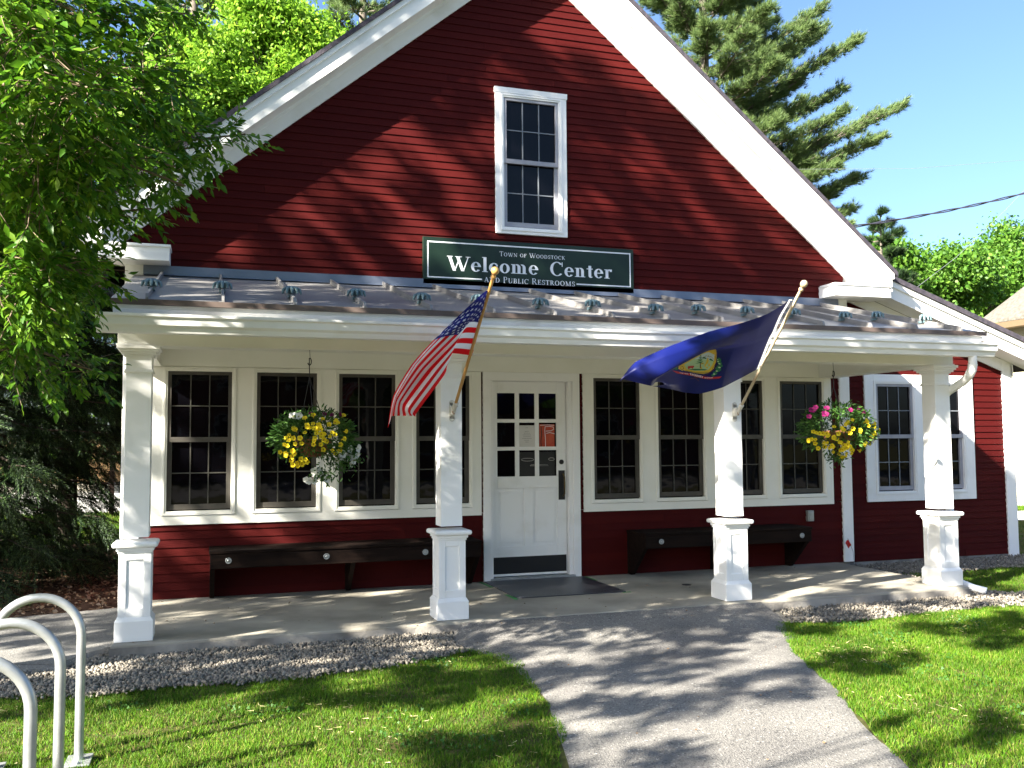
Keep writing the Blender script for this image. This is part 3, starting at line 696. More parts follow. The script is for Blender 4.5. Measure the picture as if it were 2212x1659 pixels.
# --- blue state flag
VT = [[(5.016, -0.98, 2.724), (4.773, -0.98, 2.586), (4.488, -1.0, 2.491), (4.188, -1.0, 2.412), (3.813, -0.98, 2.277), (3.534, -0.95, 2.149), (3.403, -0.92, 1.995)], [(4.995, -0.87, 2.602), (4.728, -0.92, 2.474), (4.475, -0.96, 2.398), (4.131, -1.02, 2.304), (3.741, -1.05, 2.186), (3.508, -1.02, 2.087), (3.45, -0.95, 2.009)], [(4.984, -0.77, 2.467), (4.753, -0.82, 2.382), (4.505, -0.88, 2.329), (4.223, -0.98, 2.272), (3.806, -1.08, 2.087), (3.658, -1.06, 2.005), (3.665, -0.98, 1.958)], [(4.975, -0.74, 2.43), (4.76, -0.78, 2.35), (4.532, -0.82, 2.304), (4.287, -0.84, 2.28), (3.948, -0.88, 2.129), (3.782, -0.9, 2.048), (3.758, -0.88, 1.995)], [(4.989, -0.66, 2.365), (4.772, -0.7, 2.265), (4.53, -0.76, 2.214), (4.325, -0.74, 2.187), (4.053, -0.78, 2.092), (3.892, -0.82, 2.032), (3.84, -0.82, 2.0)], [(5.021, -0.55, 2.285), (4.764, -0.62, 2.174), (4.528, -0.7, 2.106), (4.339, -0.68, 2.057), (4.121, -0.7, 2.012), (3.967, -0.74, 1.984), (3.888, -0.76, 1.982)], [(5.038, -0.43, 2.17), (4.748, -0.55, 2.056), (4.512, -0.66, 1.972), (4.304, -0.64, 1.918), (4.154, -0.62, 1.928), (3.974, -0.66, 1.957), (3.815, -0.7, 1.973)]]
cv = Cloth(VT, [0, .15, .35, .55, .75, .9, 1], [0, .2, .4, .45, .6, .8, 1], lambda u, v: .012 * min(1, u * 4) * math.sin(7 * v + 5.5 * u) + .018 * max(0, u - .6) * math.sin(30 * u + 12 * v) * (1 if v < .42 else .3))
f2 = bracket_pole('state_flag', (5.06, -.04, 1.80), (5.05, -1.10, 2.822), 'dark blue flag with a coat of arms on the third porch column', 'flags on the porch columns', M_poleold, M_poleold)
s = MB(); NU, NV = 100, 80; idx = {}
for j in range(NV + 1):
    for i in range(NU + 1): idx[i, j] = len(s.v); s.v.append(tuple(cv.at(i / NU, j / NV)))
for j in range(NV):
    for i in range(NU):
        s.f.append((idx[i, j], idx[i + 1, j], idx[i + 1, j + 1], idx[i, j + 1])); s.sm.append(True); s.m.append(1 if i < 2 else 0)
obj('cloth', s, [M_stateblue, M_flagwhite], f2, fixn=False)
PX = [(.45, (1060, 800), (700, 980)), (.6, (1040, 930), (760, 1040)), (.8, (1020, 1100), (790, 1150)), (.98, (965, 1262), (780, 1252))]
def emb(px, py):                      # drawing units of the arms -> cloth coordinates
    def ends(v):
        i = 0
        while i < 2 and v > PX[i + 1][0]: i += 1
        a, b = PX[i], PX[i + 1]; t = (v - a[0]) / (b[0] - a[0])
        return [(a[k][0] + (b[k][0] - a[k][0]) * t, a[k][1] + (b[k][1] - a[k][1]) * t) for k in (1, 2)]
    lo_, hi_ = .3, .99
    for _ in range(24):
        v = (lo_ + hi_) / 2; p, q = ends(v)
        yy = p[1] + (q[1] - p[1]) * (px - p[0]) / (q[0] - p[0])
        if py > yy: lo_ = v
        else: hi_ = v
    p, q = ends(v)
    return .55 + .2 * (px - p[0]) / (q[0] - p[0]), v
EM = [material('arms_yellow', (.62, .42, .04), .7), material('arms_sky', (.52, .60, .66), .7), material('arms_green', (.38, .52, .30), .7), material('arms_pine', (.02, .14, .06), .7), material('arms_red', (.42, .02, .02), .7), material('arms_brown', (.10, .03, .02), .7), M_letter]
s = MB()
def em(pts, mi, o):
    q = []
    n = len(pts)
    for i in range(n):                # subdivide the outline a little so it follows the folds
        a, b = pts[i], pts[(i + 1) % n]; k = max(1, int(math.hypot(b[0] - a[0], b[1] - a[1]) / 14))
        q += [(a[0] + (b[0] - a[0]) * t / k, a[1] + (b[1] - a[1]) * t / k) for t in range(k)]
    cx = sum(p[0] for p in q) / len(q); cy = sum(p[1] for p in q) / len(q)
    rings = [[cv.near(*cl(emb(cx + (x - cx) * f, cy + (y - cy) * f)), .0035 + o * .0004) for x, y in q] for f in (1, .75, .5, .25)]
    c = cv.near(*cl(emb(cx, cy)), .0035 + o * .0004); m_ = len(q)
    for a, b in zip(rings, rings[1:]):
        for i in range(m_): s.poly([a[i], a[(i + 1) % m_], b[(i + 1) % m_], b[i]], mi)
    for i in range(m_): s.poly([rings[-1][i], rings[-1][(i + 1) % m_], c], mi)
def cl(t): return min(max(t[0], .01), .99), min(max(t[1], .452), .99)
def strokepx(pts, w, mi, o):
    for a, b in zip(pts, pts[1:]):
        dx, dy = b[0] - a[0], b[1] - a[1]; L = math.hypot(dx, dy) + 1e-6; nx, ny = -dy / L * w / 2, dx / L * w / 2
        s.poly([cv.near(*cl(emb(*p)), .0035 + o * .0004) for p in ((a[0] + nx, a[1] + ny), (b[0] + nx, b[1] + ny), (b[0] - nx, b[1] - ny), (a[0] - nx, a[1] - ny))], mi)
em([(1140, 748), (1158, 800), (1150, 900), (1118, 990), (1060, 1045), (1000, 1062), (900, 1050), (800, 1025), (760, 1005), (730, 975), (1020, 822)], 0, 0)
em([(1128, 820), (1120, 900), (1095, 960), (1055, 1010), (1000, 1028), (900, 1028), (820, 1005), (790, 960), (985, 845)], 2, 1)
em([(1128, 812), (1122, 895), (1060, 905), (1000, 905), (900, 905), (985, 850), (1020, 832)], 1, 2)
em([(1128, 770), (1126, 830), (1030, 826), (1085, 782)], 0, 3)
for i, (x0, y0) in enumerate(((1000, 880), (1050, 868), (1085, 882))): em([(x0 - 28, y0 + 18), (x0 - 8, y0), (x0 + 14, y0 + 4), (x0 + 34, y0 + 20)], 1 if i == 1 else 3, 4 + i)
strokepx([(990, 890), (1020, 866), (1055, 872), (1085, 862), (1118, 880)], 3, 5, 8)
for k in range(5): em([(955 - 10 - k * 9, 878 + k * 18), (962, 858 + k * 18), (975 + k * 7, 880 + k * 17), (962, 872 + k * 18)], 3, 4 + k % 3)
em([(958, 940), (966, 940), (968, 998), (956, 998)], 5, 9)
em([(832, 976), (890, 970), (900, 978), (888, 990), (884, 1004), (876, 992), (845, 992), (842, 1004), (834, 1004), (828, 988)], 4, 9)
for x, y in ((1015, 948), (1060, 938), (970, 982)): em([(x - 9, y + 32), (x - 6, y), (x + 8, y), (x + 10, y + 32)], 0, 9)
em([(830, 1008), (900, 1004), (1040, 1010), (1010, 1022), (900, 1022)], 3, 10)
em([(770, 950), (800, 970), (798, 1008), (765, 1022), (722, 1005), (730, 972)], 0, 11); strokepx([(745, 985), (775, 978), (785, 1000), (760, 1010), (745, 995)], 5, 5, 12)
strokepx([(1138, 770), (1150, 800), (1140, 850), (1148, 900), (1120, 960), (1100, 990), (1110, 1010), (1070, 1035), (1000, 1050), (900, 1042), (800, 1020)], 4, 5, 12)
for x, y, r in ((1185, 865, 26), (1190, 905, 28), (1205, 940, 22), (1180, 965, 28), (1165, 1010, 26), (1130, 1050, 26), (1105, 1075, 20), (1185, 1000, 20), (1150, 985, 18), (700, 1000, 22), (665, 1000, 16)):
    em([(x + r * math.cos(a), y + r * math.sin(a)) for a in (0, 1.05, 2.1, 3.14, 4.2, 5.25)], 3, 4)
for x, y, r in ((1170, 890, 11), (1186, 916, 12), (1184, 968, 13), (1150, 1020, 12), (1118, 1060, 12), (1168, 868, 7)):
    em([(x + r * 1.2 * math.cos(a), y + r * .8 * math.sin(a)) for a in (0, 1.05, 2.1, 3.14, 4.2, 5.25)], 2, 8)
strokepx([(1150, 935), (1140, 975), (1100, 1020), (1040, 1062), (990, 1080)], 4, 5, 9)
em([(640, 1025), (720, 1035), (830, 1048), (900, 1062), (980, 1082), (1080, 1100), (1190, 1108), (1160, 1130), (1060, 1122), (960, 1102), (860, 1078), (760, 1062), (690, 1050)], 4, 8)
strokepx([(850, 1107), (890, 1105), (930, 1097)], 5, 5, 10); strokepx([(880, 1070), (905, 1100), (940, 1135)], 5, 5, 10)
def flag_text(txt, pts, h):           # written along a line, seen from behind: runs right to left
    P, W_ = text_polys(txt, .2, .09, .12); (x0, y0), (x1, y1) = pts
    for i, p in enumerate(P):
        s.poly([cv.near(*cl(emb(x0 + (x1 - x0) * a / W_, y0 + (y1 - y0) * a / W_ + (.5 - b) * h)), .0035 + .0004 * (13 + i % 4)) for a, b in p], 6)
flag_text('FREEDOM', ((1098, 1108), (1003, 1100)), 12); flag_text('VERMONT', ((985, 1092), (845, 1058)), 22); flag_text('AND UNITY', ((830, 1058), (730, 1041)), 12)
obj('coat_of_arms', s, EM, f2, fixn=False)
for v in (.01, .97):
    s = MB(); a = Vector(cv.at(0.004, v)); s.tube([a + Vector((.014, 0, 0)), a + Vector((-.012, 0, .0))], .006, 6); obj('flag_clip', s, M_bracket, f2)

# ------------------------------------------------------------------ hanging baskets
def petal_mesh(name, mat_, cm, r, lobes=5):
    mb = MB(); pts = []
    for k in range(lobes * 4):
        a = 2 * math.pi * k / (lobes * 4); rr = r * (.80 + .20 * abs(math.cos(a * lobes / 2)))
        pts.append((.012 + .15 * rr * math.sin(a * 3), rr * math.cos(a), rr * math.sin(a)))
    c = (0, 0, 0)
    for k in range(len(pts)): mb.poly([c, pts[k], pts[(k + 1) % len(pts)]], 0, True)
    mb.tube([(-.025, 0, 0), (0.0, 0, 0)], [.003, .006], 5, 0, False)
    for k in range(6):
        a = k * 1.047; b = a + 1.047; mb.poly([(.003, 0, 0), (.005, r * .22 * math.cos(a), r * .22 * math.sin(a)), (.005, r * .22 * math.cos(b), r * .22 * math.sin(b))], 1)
    me = bpy.data.meshes.new(name); me.from_pydata(mb.v, [], mb.f); me.materials.append(mat_); me.materials.append(cm)
    me.polygons.foreach_set('material_index', mb.m); me.update(); return me
M_y = material('yellow_petals', (.80, .62, .015), .6, (.85, .70, .04), 20, transl=.3, spec=.2); M_yc = material('flower_throat', (.35, .13, .01), .7)
M_w = material('white_petals', (.78, .78, .74), .6, transl=.3, spec=.2); M_wc = material('white_throat', (.30, .33, .10), .7)
M_mg = material('magenta_petals', (.15, .004, .07), .6, (.22, .010, .10), 20, transl=.3, spec=.2); M_mc = material('magenta_throat', (.05, .0, .02), .7)
me_y = petal_mesh('yellow_flower', M_y, M_yc, .021); me_w = petal_mesh('white_flower', M_w, M_wc, .032); me_m = petal_mesh('magenta_flower', M_mg, M_mc, .034)
LEAF3 = [(0, 0, 0), (.35, .16, .05), (.35, -.16, .05), (.75, .12, .03), (.75, -.12, .03), (1, 0, -.06), (.5, 0, -.02)]
LEAF3F = [(0, 1, 6), (0, 6, 2), (1, 3, 6), (2, 6, 4), (3, 5, 6), (4, 6, 5)]
M_bleaf = material('petunia_foliage', (.020, .060, .012), .5, [(.04, .11, .018), (.08, .17, .03)], island=True, transl=.3, spec=.3)
def basket(c, rx, rz, hook, beamz, label, plan, trail, seed):
    rg = random.Random(seed); cx, cy, cz = c
    e_ = empty('hanging_basket', (cx, cy, cz), label, 'hanging basket', 'flower baskets hung from the porch beam')
    s = MB(); s.lathe((cx, cy, cz - .14), [(.05, 0), (.10, .02), (.145, .08), (.155, .14), (.15, .145), (.13, .12)], 20); obj('bowl', s, material('coir_bowl', (.12, .05, .02), .9, (.20, .09, .04), 20), e_)
    s = MB(); hx, hz = hook
    s.tube([(hx + .015 * math.sin(a), cy, hz + .03 - .03 * math.cos(a)) for a in [k * .5 - 1.2 for k in range(10)]] + [(hx, cy, hz - .06), (hx, cy, hz - .12)], .0045, 6)
    for k in range(3):
        a = k * 2.094 + .5; s.tube([(hx, cy, hz - .10), (cx + .15 * math.cos(a), cy + .15 * math.sin(a), cz)], .0032, 5)
    s.tube([(hx, cy, hz + .05), (hx + .004, cy, (hz + beamz) / 2), (hx, cy, beamz)], .0022, 5); obj('hanger', s, M_black, e_)
    # foliage
    n = 2600; P = []; Dr = []
    for i in range(n):
        th = rg.uniform(0, 2 * math.pi); u = rg.uniform(-.75, 1) ; r_ = rg.uniform(.55, 1.06) ** .6
        q = math.sqrt(max(0, 1 - u * u)); lump = 1 + .16 * noise.noise(Vector((math.cos(th) * q * 2.2 + seed, math.sin(th) * q * 2.2, u * 2.2)))
        d_ = Vector((q * math.cos(th), q * math.sin(th), u)) * r_ * lump
        P.append((cx + d_.x * rx, cy + d_.y * rx * .8, cz + .02 + d_.z * rz)); Dr.append((d_.x + rg.uniform(-.6, .6), d_.y + rg.uniform(-.6, .6), d_.z * .6 + rg.uniform(-.7, .5)))
    for (tx, tz, tr_, tn) in trail:
        for i in range(tn):
            P.append((tx + rg.gauss(0, tr_), cy - .05 + rg.gauss(0, tr_), tz + rg.gauss(0, tr_))); Dr.append((rg.uniform(-1, 1), rg.uniform(-1, 1), rg.uniform(-1.2, .3)))
    P = np.array(P); Dr = np.array(Dr)
    scatter('foliage', LEAF3, LEAF3F, P, rot_from(Dr), rng.uniform(.030, .055, len(P)), M_bleaf, e_)
    for me, lst in plan:
        for (fx, fz, rad) in lst:
            ang = 0
            x = fx; z = fz; q = min(.98, math.hypot((x - cx) / rx, (z - cz - .02) / rz)); yy = cy - rx * .8 * math.sqrt(max(0.02, 1 - q * q)) * 1.03 - .012
            o = bpy.data.objects.new('flower', me); link(o, e_); ORIG[o.name] = (0, 0, 0)
            o.location = Vector((x, yy, z)) - Vector(c)
            d_ = Vector(((x - cx) / rx * .8 + rg.uniform(-.35, .35), -1.0, (z - cz) / rz * .5 + .25 + rg.uniform(-.35, .35)))
            o.rotation_euler = d_.to_track_quat('X', 'Z').to_euler(); o.scale = (rad,) * 3
def blobs(rg, cl_, n, r0=1):
    out = []
    for i in range(n):
        x, z, sx, sz = rg.choice(cl_); out.append((x + rg.gauss(0, sx), z + rg.gauss(0, sz), rg.uniform(.85, 1.2) * r0))
    return out
rg = random.Random(4)
cL = (1.085, .06, 1.54)
basket(cL, .335, .225, (1.045, 2.16), 2.29, 'hanging flower basket with trailing white blooms between the first two columns',
       [(me_y, blobs(rg, [(.86, 1.50, .05, .06), (.82, 1.42, .04, .03), (1.08, 1.58, .08, .03), (1.10, 1.52, .07, .02), (1.2, 1.46, .05, .03), (1.0, 1.62, .08, .05), (1.22, 1.62, .06, .05), (.92, 1.62, .07, .05), (.95, 1.33, .05, .03), (1.15, 1.66, .09, .04)], 66)),
        (me_w, blobs(rg, [(1.37, 1.44, .05, .04), (1.30, 1.38, .05, .03), (1.42, 1.40, .03, .04), (1.10, 1.30, .02, .03), (1.17, 1.26, .04, .03), (1.06, 1.215, .02, .015), (.93, 1.74, .04, .02)], 26)),
        (me_m, [(1.15, 1.745, .6), (1.21, 1.74, .6), (1.29, 1.745, .7), (1.04, 1.75, .55)])],
       [(1.36, 1.42, .05, 200), (1.28, 1.35, .05, 140), (1.12, 1.27, .03, 110), (1.18, 1.24, .03, 60), (.95, 1.72, .04, 90)], 5)
basket((6.245, .06, 1.60), .385, .255, (6.215, 2.145), 2.29, 'hanging flower basket without white trails, left of the rightmost column',
       [(me_y, blobs(rg, [(5.98, 1.60, .07, .04), (6.02, 1.54, .08, .03), (6.06, 1.46, .09, .03), (6.30, 1.64, .12, .06), (6.45, 1.55, .08, .05), (6.2, 1.42, .07, .03), (6.12, 1.63, .06, .04), (6.5, 1.66, .05, .05), (5.90, 1.53, .04, .04), (6.35, 1.45, .08, .04), (6.22, 1.345, .02, .01)], 78)),
        (me_w, [(5.98, 1.66, .45), (6.10, 1.67, .45), (6.40, 1.72, .45), (6.52, 1.50, .5), (6.33, 1.72, .4)]),
        (me_m, [(5.90, 1.80, 1.1), (5.98, 1.76, 1.15), (6.04, 1.82, .9), (5.86, 1.74, .8), (6.22, 1.80, .8), (6.36, 1.82, .8), (6.38, 1.78, .7), (5.94, 1.83, .8)])],
       [(6.20, 1.36, .04, 90), (6.15, 1.38, .05, 90), (6.55, 1.6, .05, 120), (6.45, 1.8, .05, 60)], 9)

# ------------------------------------------------------------------ benches
def bench(x0, x1, label, bolts):
    e_ = empty('wall_bench', ((x0 + x1) / 2, D - .25, 0), label, 'bench', 'timber benches against the porch wall')
    yf = D - .50
    s = MB(); s.box(x0 - .01, yf - .012, .472, x1 + .01, D - .02, .50); obj('seat', s, M_bench, e_, .006)
    s = MB(); s.box(x0, yf, .33, x1, yf + .04, .471); obj('apron', s, M_bench, e_, .004)
    for x in (x0, x1 - .045, (x0 + x1) / 2):
        s = MB(); s.yz([(yf + .041, .471), (yf + .041, .33), (D - .12, .004), (D - .02, .004), (D - .02, .471)], x, x + .045); obj('leg', s, M_bench, e_, .004)
    for bx in bolts:
        s = MB(); s.lathe((bx, yf, .405), [(.030, 0), (.030, .004), (.021, .004), (.021, .002), (.012, .002), (.010, .012), (.004, .014)], 18, 0, (0, -1, 0)); obj('bolt', s, M_galv, e_)
bench(.283, 2.95, 'dark timber bench under the four windows left of the door', (.45, 1.37, 2.36))
bench(4.83, 6.97, 'dark timber bench under the four windows right of the door, behind the third column', (5.02, 6.84))

# ------------------------------------------------------------------ mat, tape, drain, survey flag
s = MB(); s.box(3.11, .84, .001, 4.26, D - .06, .010); tag(obj('door_mat', s, material('dark_mat', (.040, .044, .056), .35, (.055, .058, .070), 3, 5, .3, 300)), 'dark grey mat lying flat on the porch floor in front of the door', 'mat')
M_tape = material('green_tape', (.02, .22, .045), .6)
for pts, lab in (([(3.05, 2.0), (3.085, 2.0), (3.10, 1.60), (3.065, 1.60)], 'green tape piece along the left edge of the door mat, nearest the wall'), ([(3.06, 1.10), (3.095, 1.10), (3.11, .80), (3.07, .80)], 'green tape piece along the left edge of the door mat, nearest the path'),
                 ([(4.27, 1.97), (4.30, 1.97), (4.31, 1.66), (4.275, 1.66)], 'green tape piece at the right edge of the door mat, nearest the wall'), ([(4.22, .84), (4.31, .85), (4.31, .815), (4.22, .805)], 'short green tape piece at the front right corner of the door mat')):
    s = MB(); s.prism([(a, b, .0015) for a, b in pts], [(a, b, .003) for a, b in pts]); tag(obj('tape_strip', s, M_tape), lab, 'tape', 'green tape round the mat')
s = MB(); s.lathe((5.06, 1.05, .001), [(.05, 0), (.05, .002), (.046, .003)], 18); tag(obj('drain_cap', s, M_black), 'small round dark cap set in the porch floor before the right bench', 'cap')
sf_ = empty('survey_flag', (7.85, D - .10, 0), 'small red marker flag on a leaning wire stake by the porch wall', 'marker flag')
s = MB(); s.tube([(7.87, D - .10, -.02), (7.84, D - .12, .14), (7.76, D - .13, .30)], .003, 6); obj('stake', s, M_galv, sf_)
s = MB()
for i in range(6):
    a, b = i / 6, (i + 1) / 6
    q = lambda t, v: (7.765 - .052 * t + .035 * v, D - .133 + .01 * math.sin(t * 5), .285 - .055 * v - .035 * t)
    s.poly([q(a, 0), q(b, 0), q(b, 1.3), q(a, 1.3)], 0, True)
obj('pennant', s, material('marker_red', (.65, .02, .015), .5, transl=.25), sf_, solid=.001, fixn=False)

# ------------------------------------------------------------------ bicycle rack hoops
def hoop(y, label):
    e_ = empty('bike_rack_hoop', (-.54, y, G), label, 'bike rack', 'bike rack hoops in a row')
    xa, xb, zt = -.745, -.345, .54; cx = (xa + xb) / 2; r_ = (xb - xa) / 2
    pts = [(xb, y, G - .03), (xb, y, .2)] + [(cx + r_ * math.cos(R(a)), y, zt + r_ * math.sin(R(a))) for a in range(0, 181, 9)] + [(xa, y, .2), (xa, y, G - .03)]
    s = MB(); s.tube(pts, .0225, 20); obj('hoop', s, M_galv, e_)
    for x in (xa, xb):
        s = MB(); s.box(x - .06, y - .09, G + .012, x + .06, y + .09, G + .022)
        for sy in (-.065, .065): s.lathe((x, y + sy, G + .022), [(.013, 0), (.013, .008), (.007, .012)], 6)
        obj('base_plate', s, M_galv, e_, .003)
hoop(-2.52, 'galvanised rack hoop farthest from the camera, showing both legs and a full arch')
hoop(-3.22, 'galvanised rack hoop in the middle of the row')
hoop(-3.93, 'galvanised rack hoop nearest the camera, only its right bend and leg in view')

# ------------------------------------------------------------------ ground
def sheet(name, pts, z, mt, kind='structure'):
    s = MB(); s.poly([(a, b, z) for a, b in pts]); return tag(obj(name, s, mt), kind=kind)
sheet('ground', [(-400, -400), (400, -400), (400, 400), (-400, 400)], G - .004, M_soil)
PL = [(-.085, 2.33), (-.35, 2.25), (-.68, 2.26), (-1.01, 2.40), (-1.45, 2.35), (-2.13, 2.24), (-2.79, 2.11), (-3.36, 1.88), (-4.2, 1.5), (-6, .6), (-9, -1.5)]
PR = [(-.085, 5.22), (-.35, 5.16), (-.60, 5.05), (-1.15, 4.80), (-1.62, 4.56), (-2.33, 4.29), (-3.0, 4.0), (-3.66, 3.72), (-4.2, 3.45), (-6, 2.6), (-9, .6)]
def pint(t, y):
    for (a, x), (b, x2) in zip(t, t[1:]):
        if b <= y <= a: return x + (x2 - x) * (y - a) / (b - a)
    return t[0][1] if y > t[0][0] else t[-1][1]
def pathz(y): return -.010 + (-.078) * min(1, max(0, (-.085 - y) / 1.25)) ** .8
s = MB(); ys = [-.085 - .09 * i for i in range(24)] + [-2.3 - .35 * i for i in range(20)]
rows = []
for y in ys:
    a, b = pint(PL, y), pint(PR, y); z = pathz(y)
    e_ = .14 if y > -1.2 else .03
    row = [(a - e_ - .03 * noise.noise(Vector((y * 6, 1, 0))), y, G - .02)] + [(a + (b - a) * t, y, z + (.012 * noise.noise(Vector((t * 4, y, 3))) - .02 * (abs(t - .5) * 2) ** 6) * (0 if y > -.1 else 1)) for t in [k / 12 for k in range(13)]] + [(b + e_ + .03 * noise.noise(Vector((y * 6, 5, 0))), y, G - .02)]
    rows.append(row)
n = len(rows[0]); v = [p for r in rows for p in r]
s.mesh(v, [(i * n + j, i * n + j + 1, (i + 1) * n + j + 1, (i + 1) * n + j) for i in range(len(rows) - 1) for j in range(n - 1)], 0, True)
tag(obj('path', s, M_asphalt), kind='structure')
s = MB(); s.box(-.43, -.085, -.30, 7.69, D + .0, 0.0); tag(obj('porch_floor', s, M_conc, bevel=.012), kind='structure')
s = MB(); s.box(-.436, -.091, -.30, 7.696, -.0855, -.022); tag(obj('porch_floor_edge', s, M_conc2), kind='structure')
sheet('pavement', [(-9, -.35), (-1.2, -.22), (-.75, -.40), (-.62, -.10), (-.432, .12), (-.432, 1.98), (-1.5, 1.72), (-9, 1.2)], -.045, M_road)
s = MB(); P_ = [(-9, -.36), (-1.2, -.23), (-.75, -.41), (-.62, -.11), (-.45, .10)]
for (a, b), (c, d_) in zip(P_, P_[1:]): s.poly([(a, b, -.045), (c, d_, -.045), (c + .02, d_ - .07, G - .01), (a, b - .07, G - .01)])
tag(obj('pavement_edge', s, M_road), kind='structure')
sheet('mulch_bed', [(-9, 1.1), (-1.5, 1.6), (-.56, 1.9), (-.56, 9.0), (-12, 9.0)], G + .004, M_mulch)
sheet('driveway', [(-30, 16.5), (3, 16.5), (3, 28.2), (-30, 28.2)], G + .004, M_pave)
GL = [(-3.0, -.95), (-1.6, -1.0), (-.8, -1.04), (-.4, -1.18), (.1, -1.08), (.45, -1.12), (.88, -1.15), (1.39, -1.06), (2.0, -.80), (2.30, -.68)]
GR = [(4.95, -.60), (5.5, -.76), (6.0, -.76), (6.73, -.68), (7.38, -.64), (7.75, -.68), (9, -.62), (13, -.5)]
sheet('gravel_bed_ground', GL + [(2.30, -.08), (-.43, -.08), (-.44, .1), (-.62, -.12), (-.75, -.42), (-1.2, -.25), (-3, -.27)], G + .004, M_gravelbed)
sheet('gravel_bed_ground', GR + [(13, -.10), (8.6, -.12), (8.15, .1), (8.1, 1.3), (9, 1.42), (13, 1.55), (13, 2.3), (7.69, 2.3), (7.69, -.08), (4.95, -.08)], G + .004, M_gravelbed)
for o in bpy.data.objects:
    if o.name.startswith('gravel_bed_ground'): o.name = 'gravel_bed' + o.name[len('gravel_bed_ground'):]
sheet('concrete_walk', [(11.2, 6.7), (19.4, 6.7), (19.4, 8.6), (11.2, 8.6)], G + .004, M_pave)
sheet('concrete_walk', [(11.2, 9.4), (19.8, 9.4), (19.8, 13.5), (11.2, 13.5)], G + .004, M_pave)
sheet('street', [(-80, -26), (80, -26), (80, -17), (-80, -17)], G + .004, M_asphalt)

CAMP = np.array((0.2584, -7.7431, 1.5)); cR, cU, cF = (np.array(a) for a in (CR, CU, CF))
def inframe(P, mg=.06):
    v = P - CAMP; z = v @ cF; x = (v @ cR) / z * 1996.7 / 1106; y = (v @ cU) / z * 1996.7 / 829.5
    return (z > .3) & (abs(x) < 1 + mg) & (abs(y) < 1 + mg)
def xs_at(tab, y): t = np.array(tab)[::-1]; return np.interp(y, t[:, 0], t[:, 1])
def sample(n, x0, x1, y0, y1): return rng.uniform(x0, x1, n), rng.uniform(y0, y1, n)
def yb_at(tab, x): t = np.array(tab); return np.interp(x, t[:, 0], t[:, 1])
# --- stones
bm = bmesh.new(); bmesh.ops.create_icosphere(bm, subdivisions=1, radius=1.0); IV = [tuple(v.co * (1 + .12 * noise.noise(v.co * 2.1))) for v in bm.verts]; IF = [tuple(v.index for v in f.verts) for f in bm.faces]; bm.free()
def stones(name, x, y, label):
    P = np.stack([x, y, G + .004 + rng.uniform(.0, .022, len(x)) + .02 * np.array([max(0, noise.noise(Vector((a * 2, b * 2, 0)))) for a, b in zip(x, y)])], 1)
    S = rng.uniform(.007, .0165, (len(x), 1)) * rng.uniform(.7, 1.25, (len(x), 3)); S[:, 2] *= .75
    o = scatter(name, IV, IF, P, rot_from(rand_dir(len(x))), S, M_stone, smooth=True); tag(o, label, 'gravel', kind='stuff')
x, y = sample(26000, -2.2, 2.35, -1.3, .15)
k = (y > yb_at(GL, x) - .04 + rng.normal(0, .03, len(x))) & ~((x > -.45) & (y > -.095)) & ~((x < -.42) & (y > np.interp(x, [-3, -1.2, -.75, -.62, -.43], [-.30, -.28, -.45, -.15, .08]))) & ~(x > xs_at(PL, y) - .10)
stones('gravel', x[k], y[k], 'bed of grey and tan river stones in front of the left half of the porch')
x, y = sample(32000, 4.9, 12.8, -.8, 2.3)
ins = (y > yb_at(GR, x) - .03 + rng.normal(0, .03, len(x))) & ~((x < 7.70) & (y > -.095)) & ~((x > 8.12) & (y > -.12) & (y < 1.40)) & ~(x < xs_at(PR, np.minimum(y, -.09)) + .12 * (y < 0)) & ~((y > -.09) & (x < 7.7))
stones('gravel', x[ins], y[ins], 'bed of grey river stones along the right of the porch and the wing wall')
# --- grass
BV = [(0, -.5, 0), (0, .5, 0), (.45, -.38, .04), (.45, .38, .04), (1, 0, .22)]; BF = [(0, 1, 3, 2), (2, 3, 4)]
def grass(name, x, y, hh, ww, label, zz=None):
    P = np.stack([x, y, np.full(len(x), G - .006) if zz is None else zz], 1)
    k = inframe(P); P = P[k]; n = len(P)
    d = np.stack([rng.normal(0, .42, n), rng.normal(0, .42, n), np.ones(n)], 1)
    lump = np.array([noise.noise(Vector((a * 1.7, b * 1.7, 0))) for a, b in P[:, :2]])
    fine = np.array([noise.noise(Vector((a * 7, b * 7, 3))) for a, b in P[:, :2]]); h = rng.uniform(.6, 1.3, n) * hh * (1 + .45 * lump + .7 * fine); S = np.stack([h, rng.uniform(.7, 1.3, n) * ww, h], 1)
    return tag(scatter(name, BV, BF, P, rot_from(d), S, M_grass), label, 'grass', kind='stuff')
def edge_noise(x, y): return np.array([.05 * noise.noise(Vector((a * 5, b * 5, 7))) for a, b in zip(x, y)])
x, y = sample(190000, -2.0, 2.5, -4.6, -.6); en = edge_noise(x, y)
k = (y < yb_at(GL, x) + .05 * np.abs(rng.normal(0, 1, len(x))) - .02) & (x < xs_at(PL, y) + .05 + en)
grass('grass', x[k], y[k], .030, .0044, 'mown lawn left of the asphalt path')
x, y = sample(270000, 3.0, 9.0, -4.6, -.4); en = edge_noise(x, y)
k = (y < yb_at(GR, x) + .04 * np.abs(rng.normal(0, 1, len(x))) - .02) & (x > xs_at(PR, y) - .06 + en)
x2, y2 = sample(60000, 9.0, 14, -3, -.3); k2 = y2 < yb_at(GR, x2)
x3, y3 = sample(45000, 8.12, 14.0, -.15, 1.5); x4, y4 = sample(30000, 10.6, 16, 1.5, 6.6)
grass('grass', np.concatenate([x[k], x2[k2], x3, x4]), np.concatenate([y[k], y2[k2], y3, y4]), .032, .0050, 'mown lawn right of the asphalt path')
x, y = sample(24000, -5, -.6, 9.0, 16.4); x2, y2 = sample(9000, 15, 20, 8.65, 9.35)
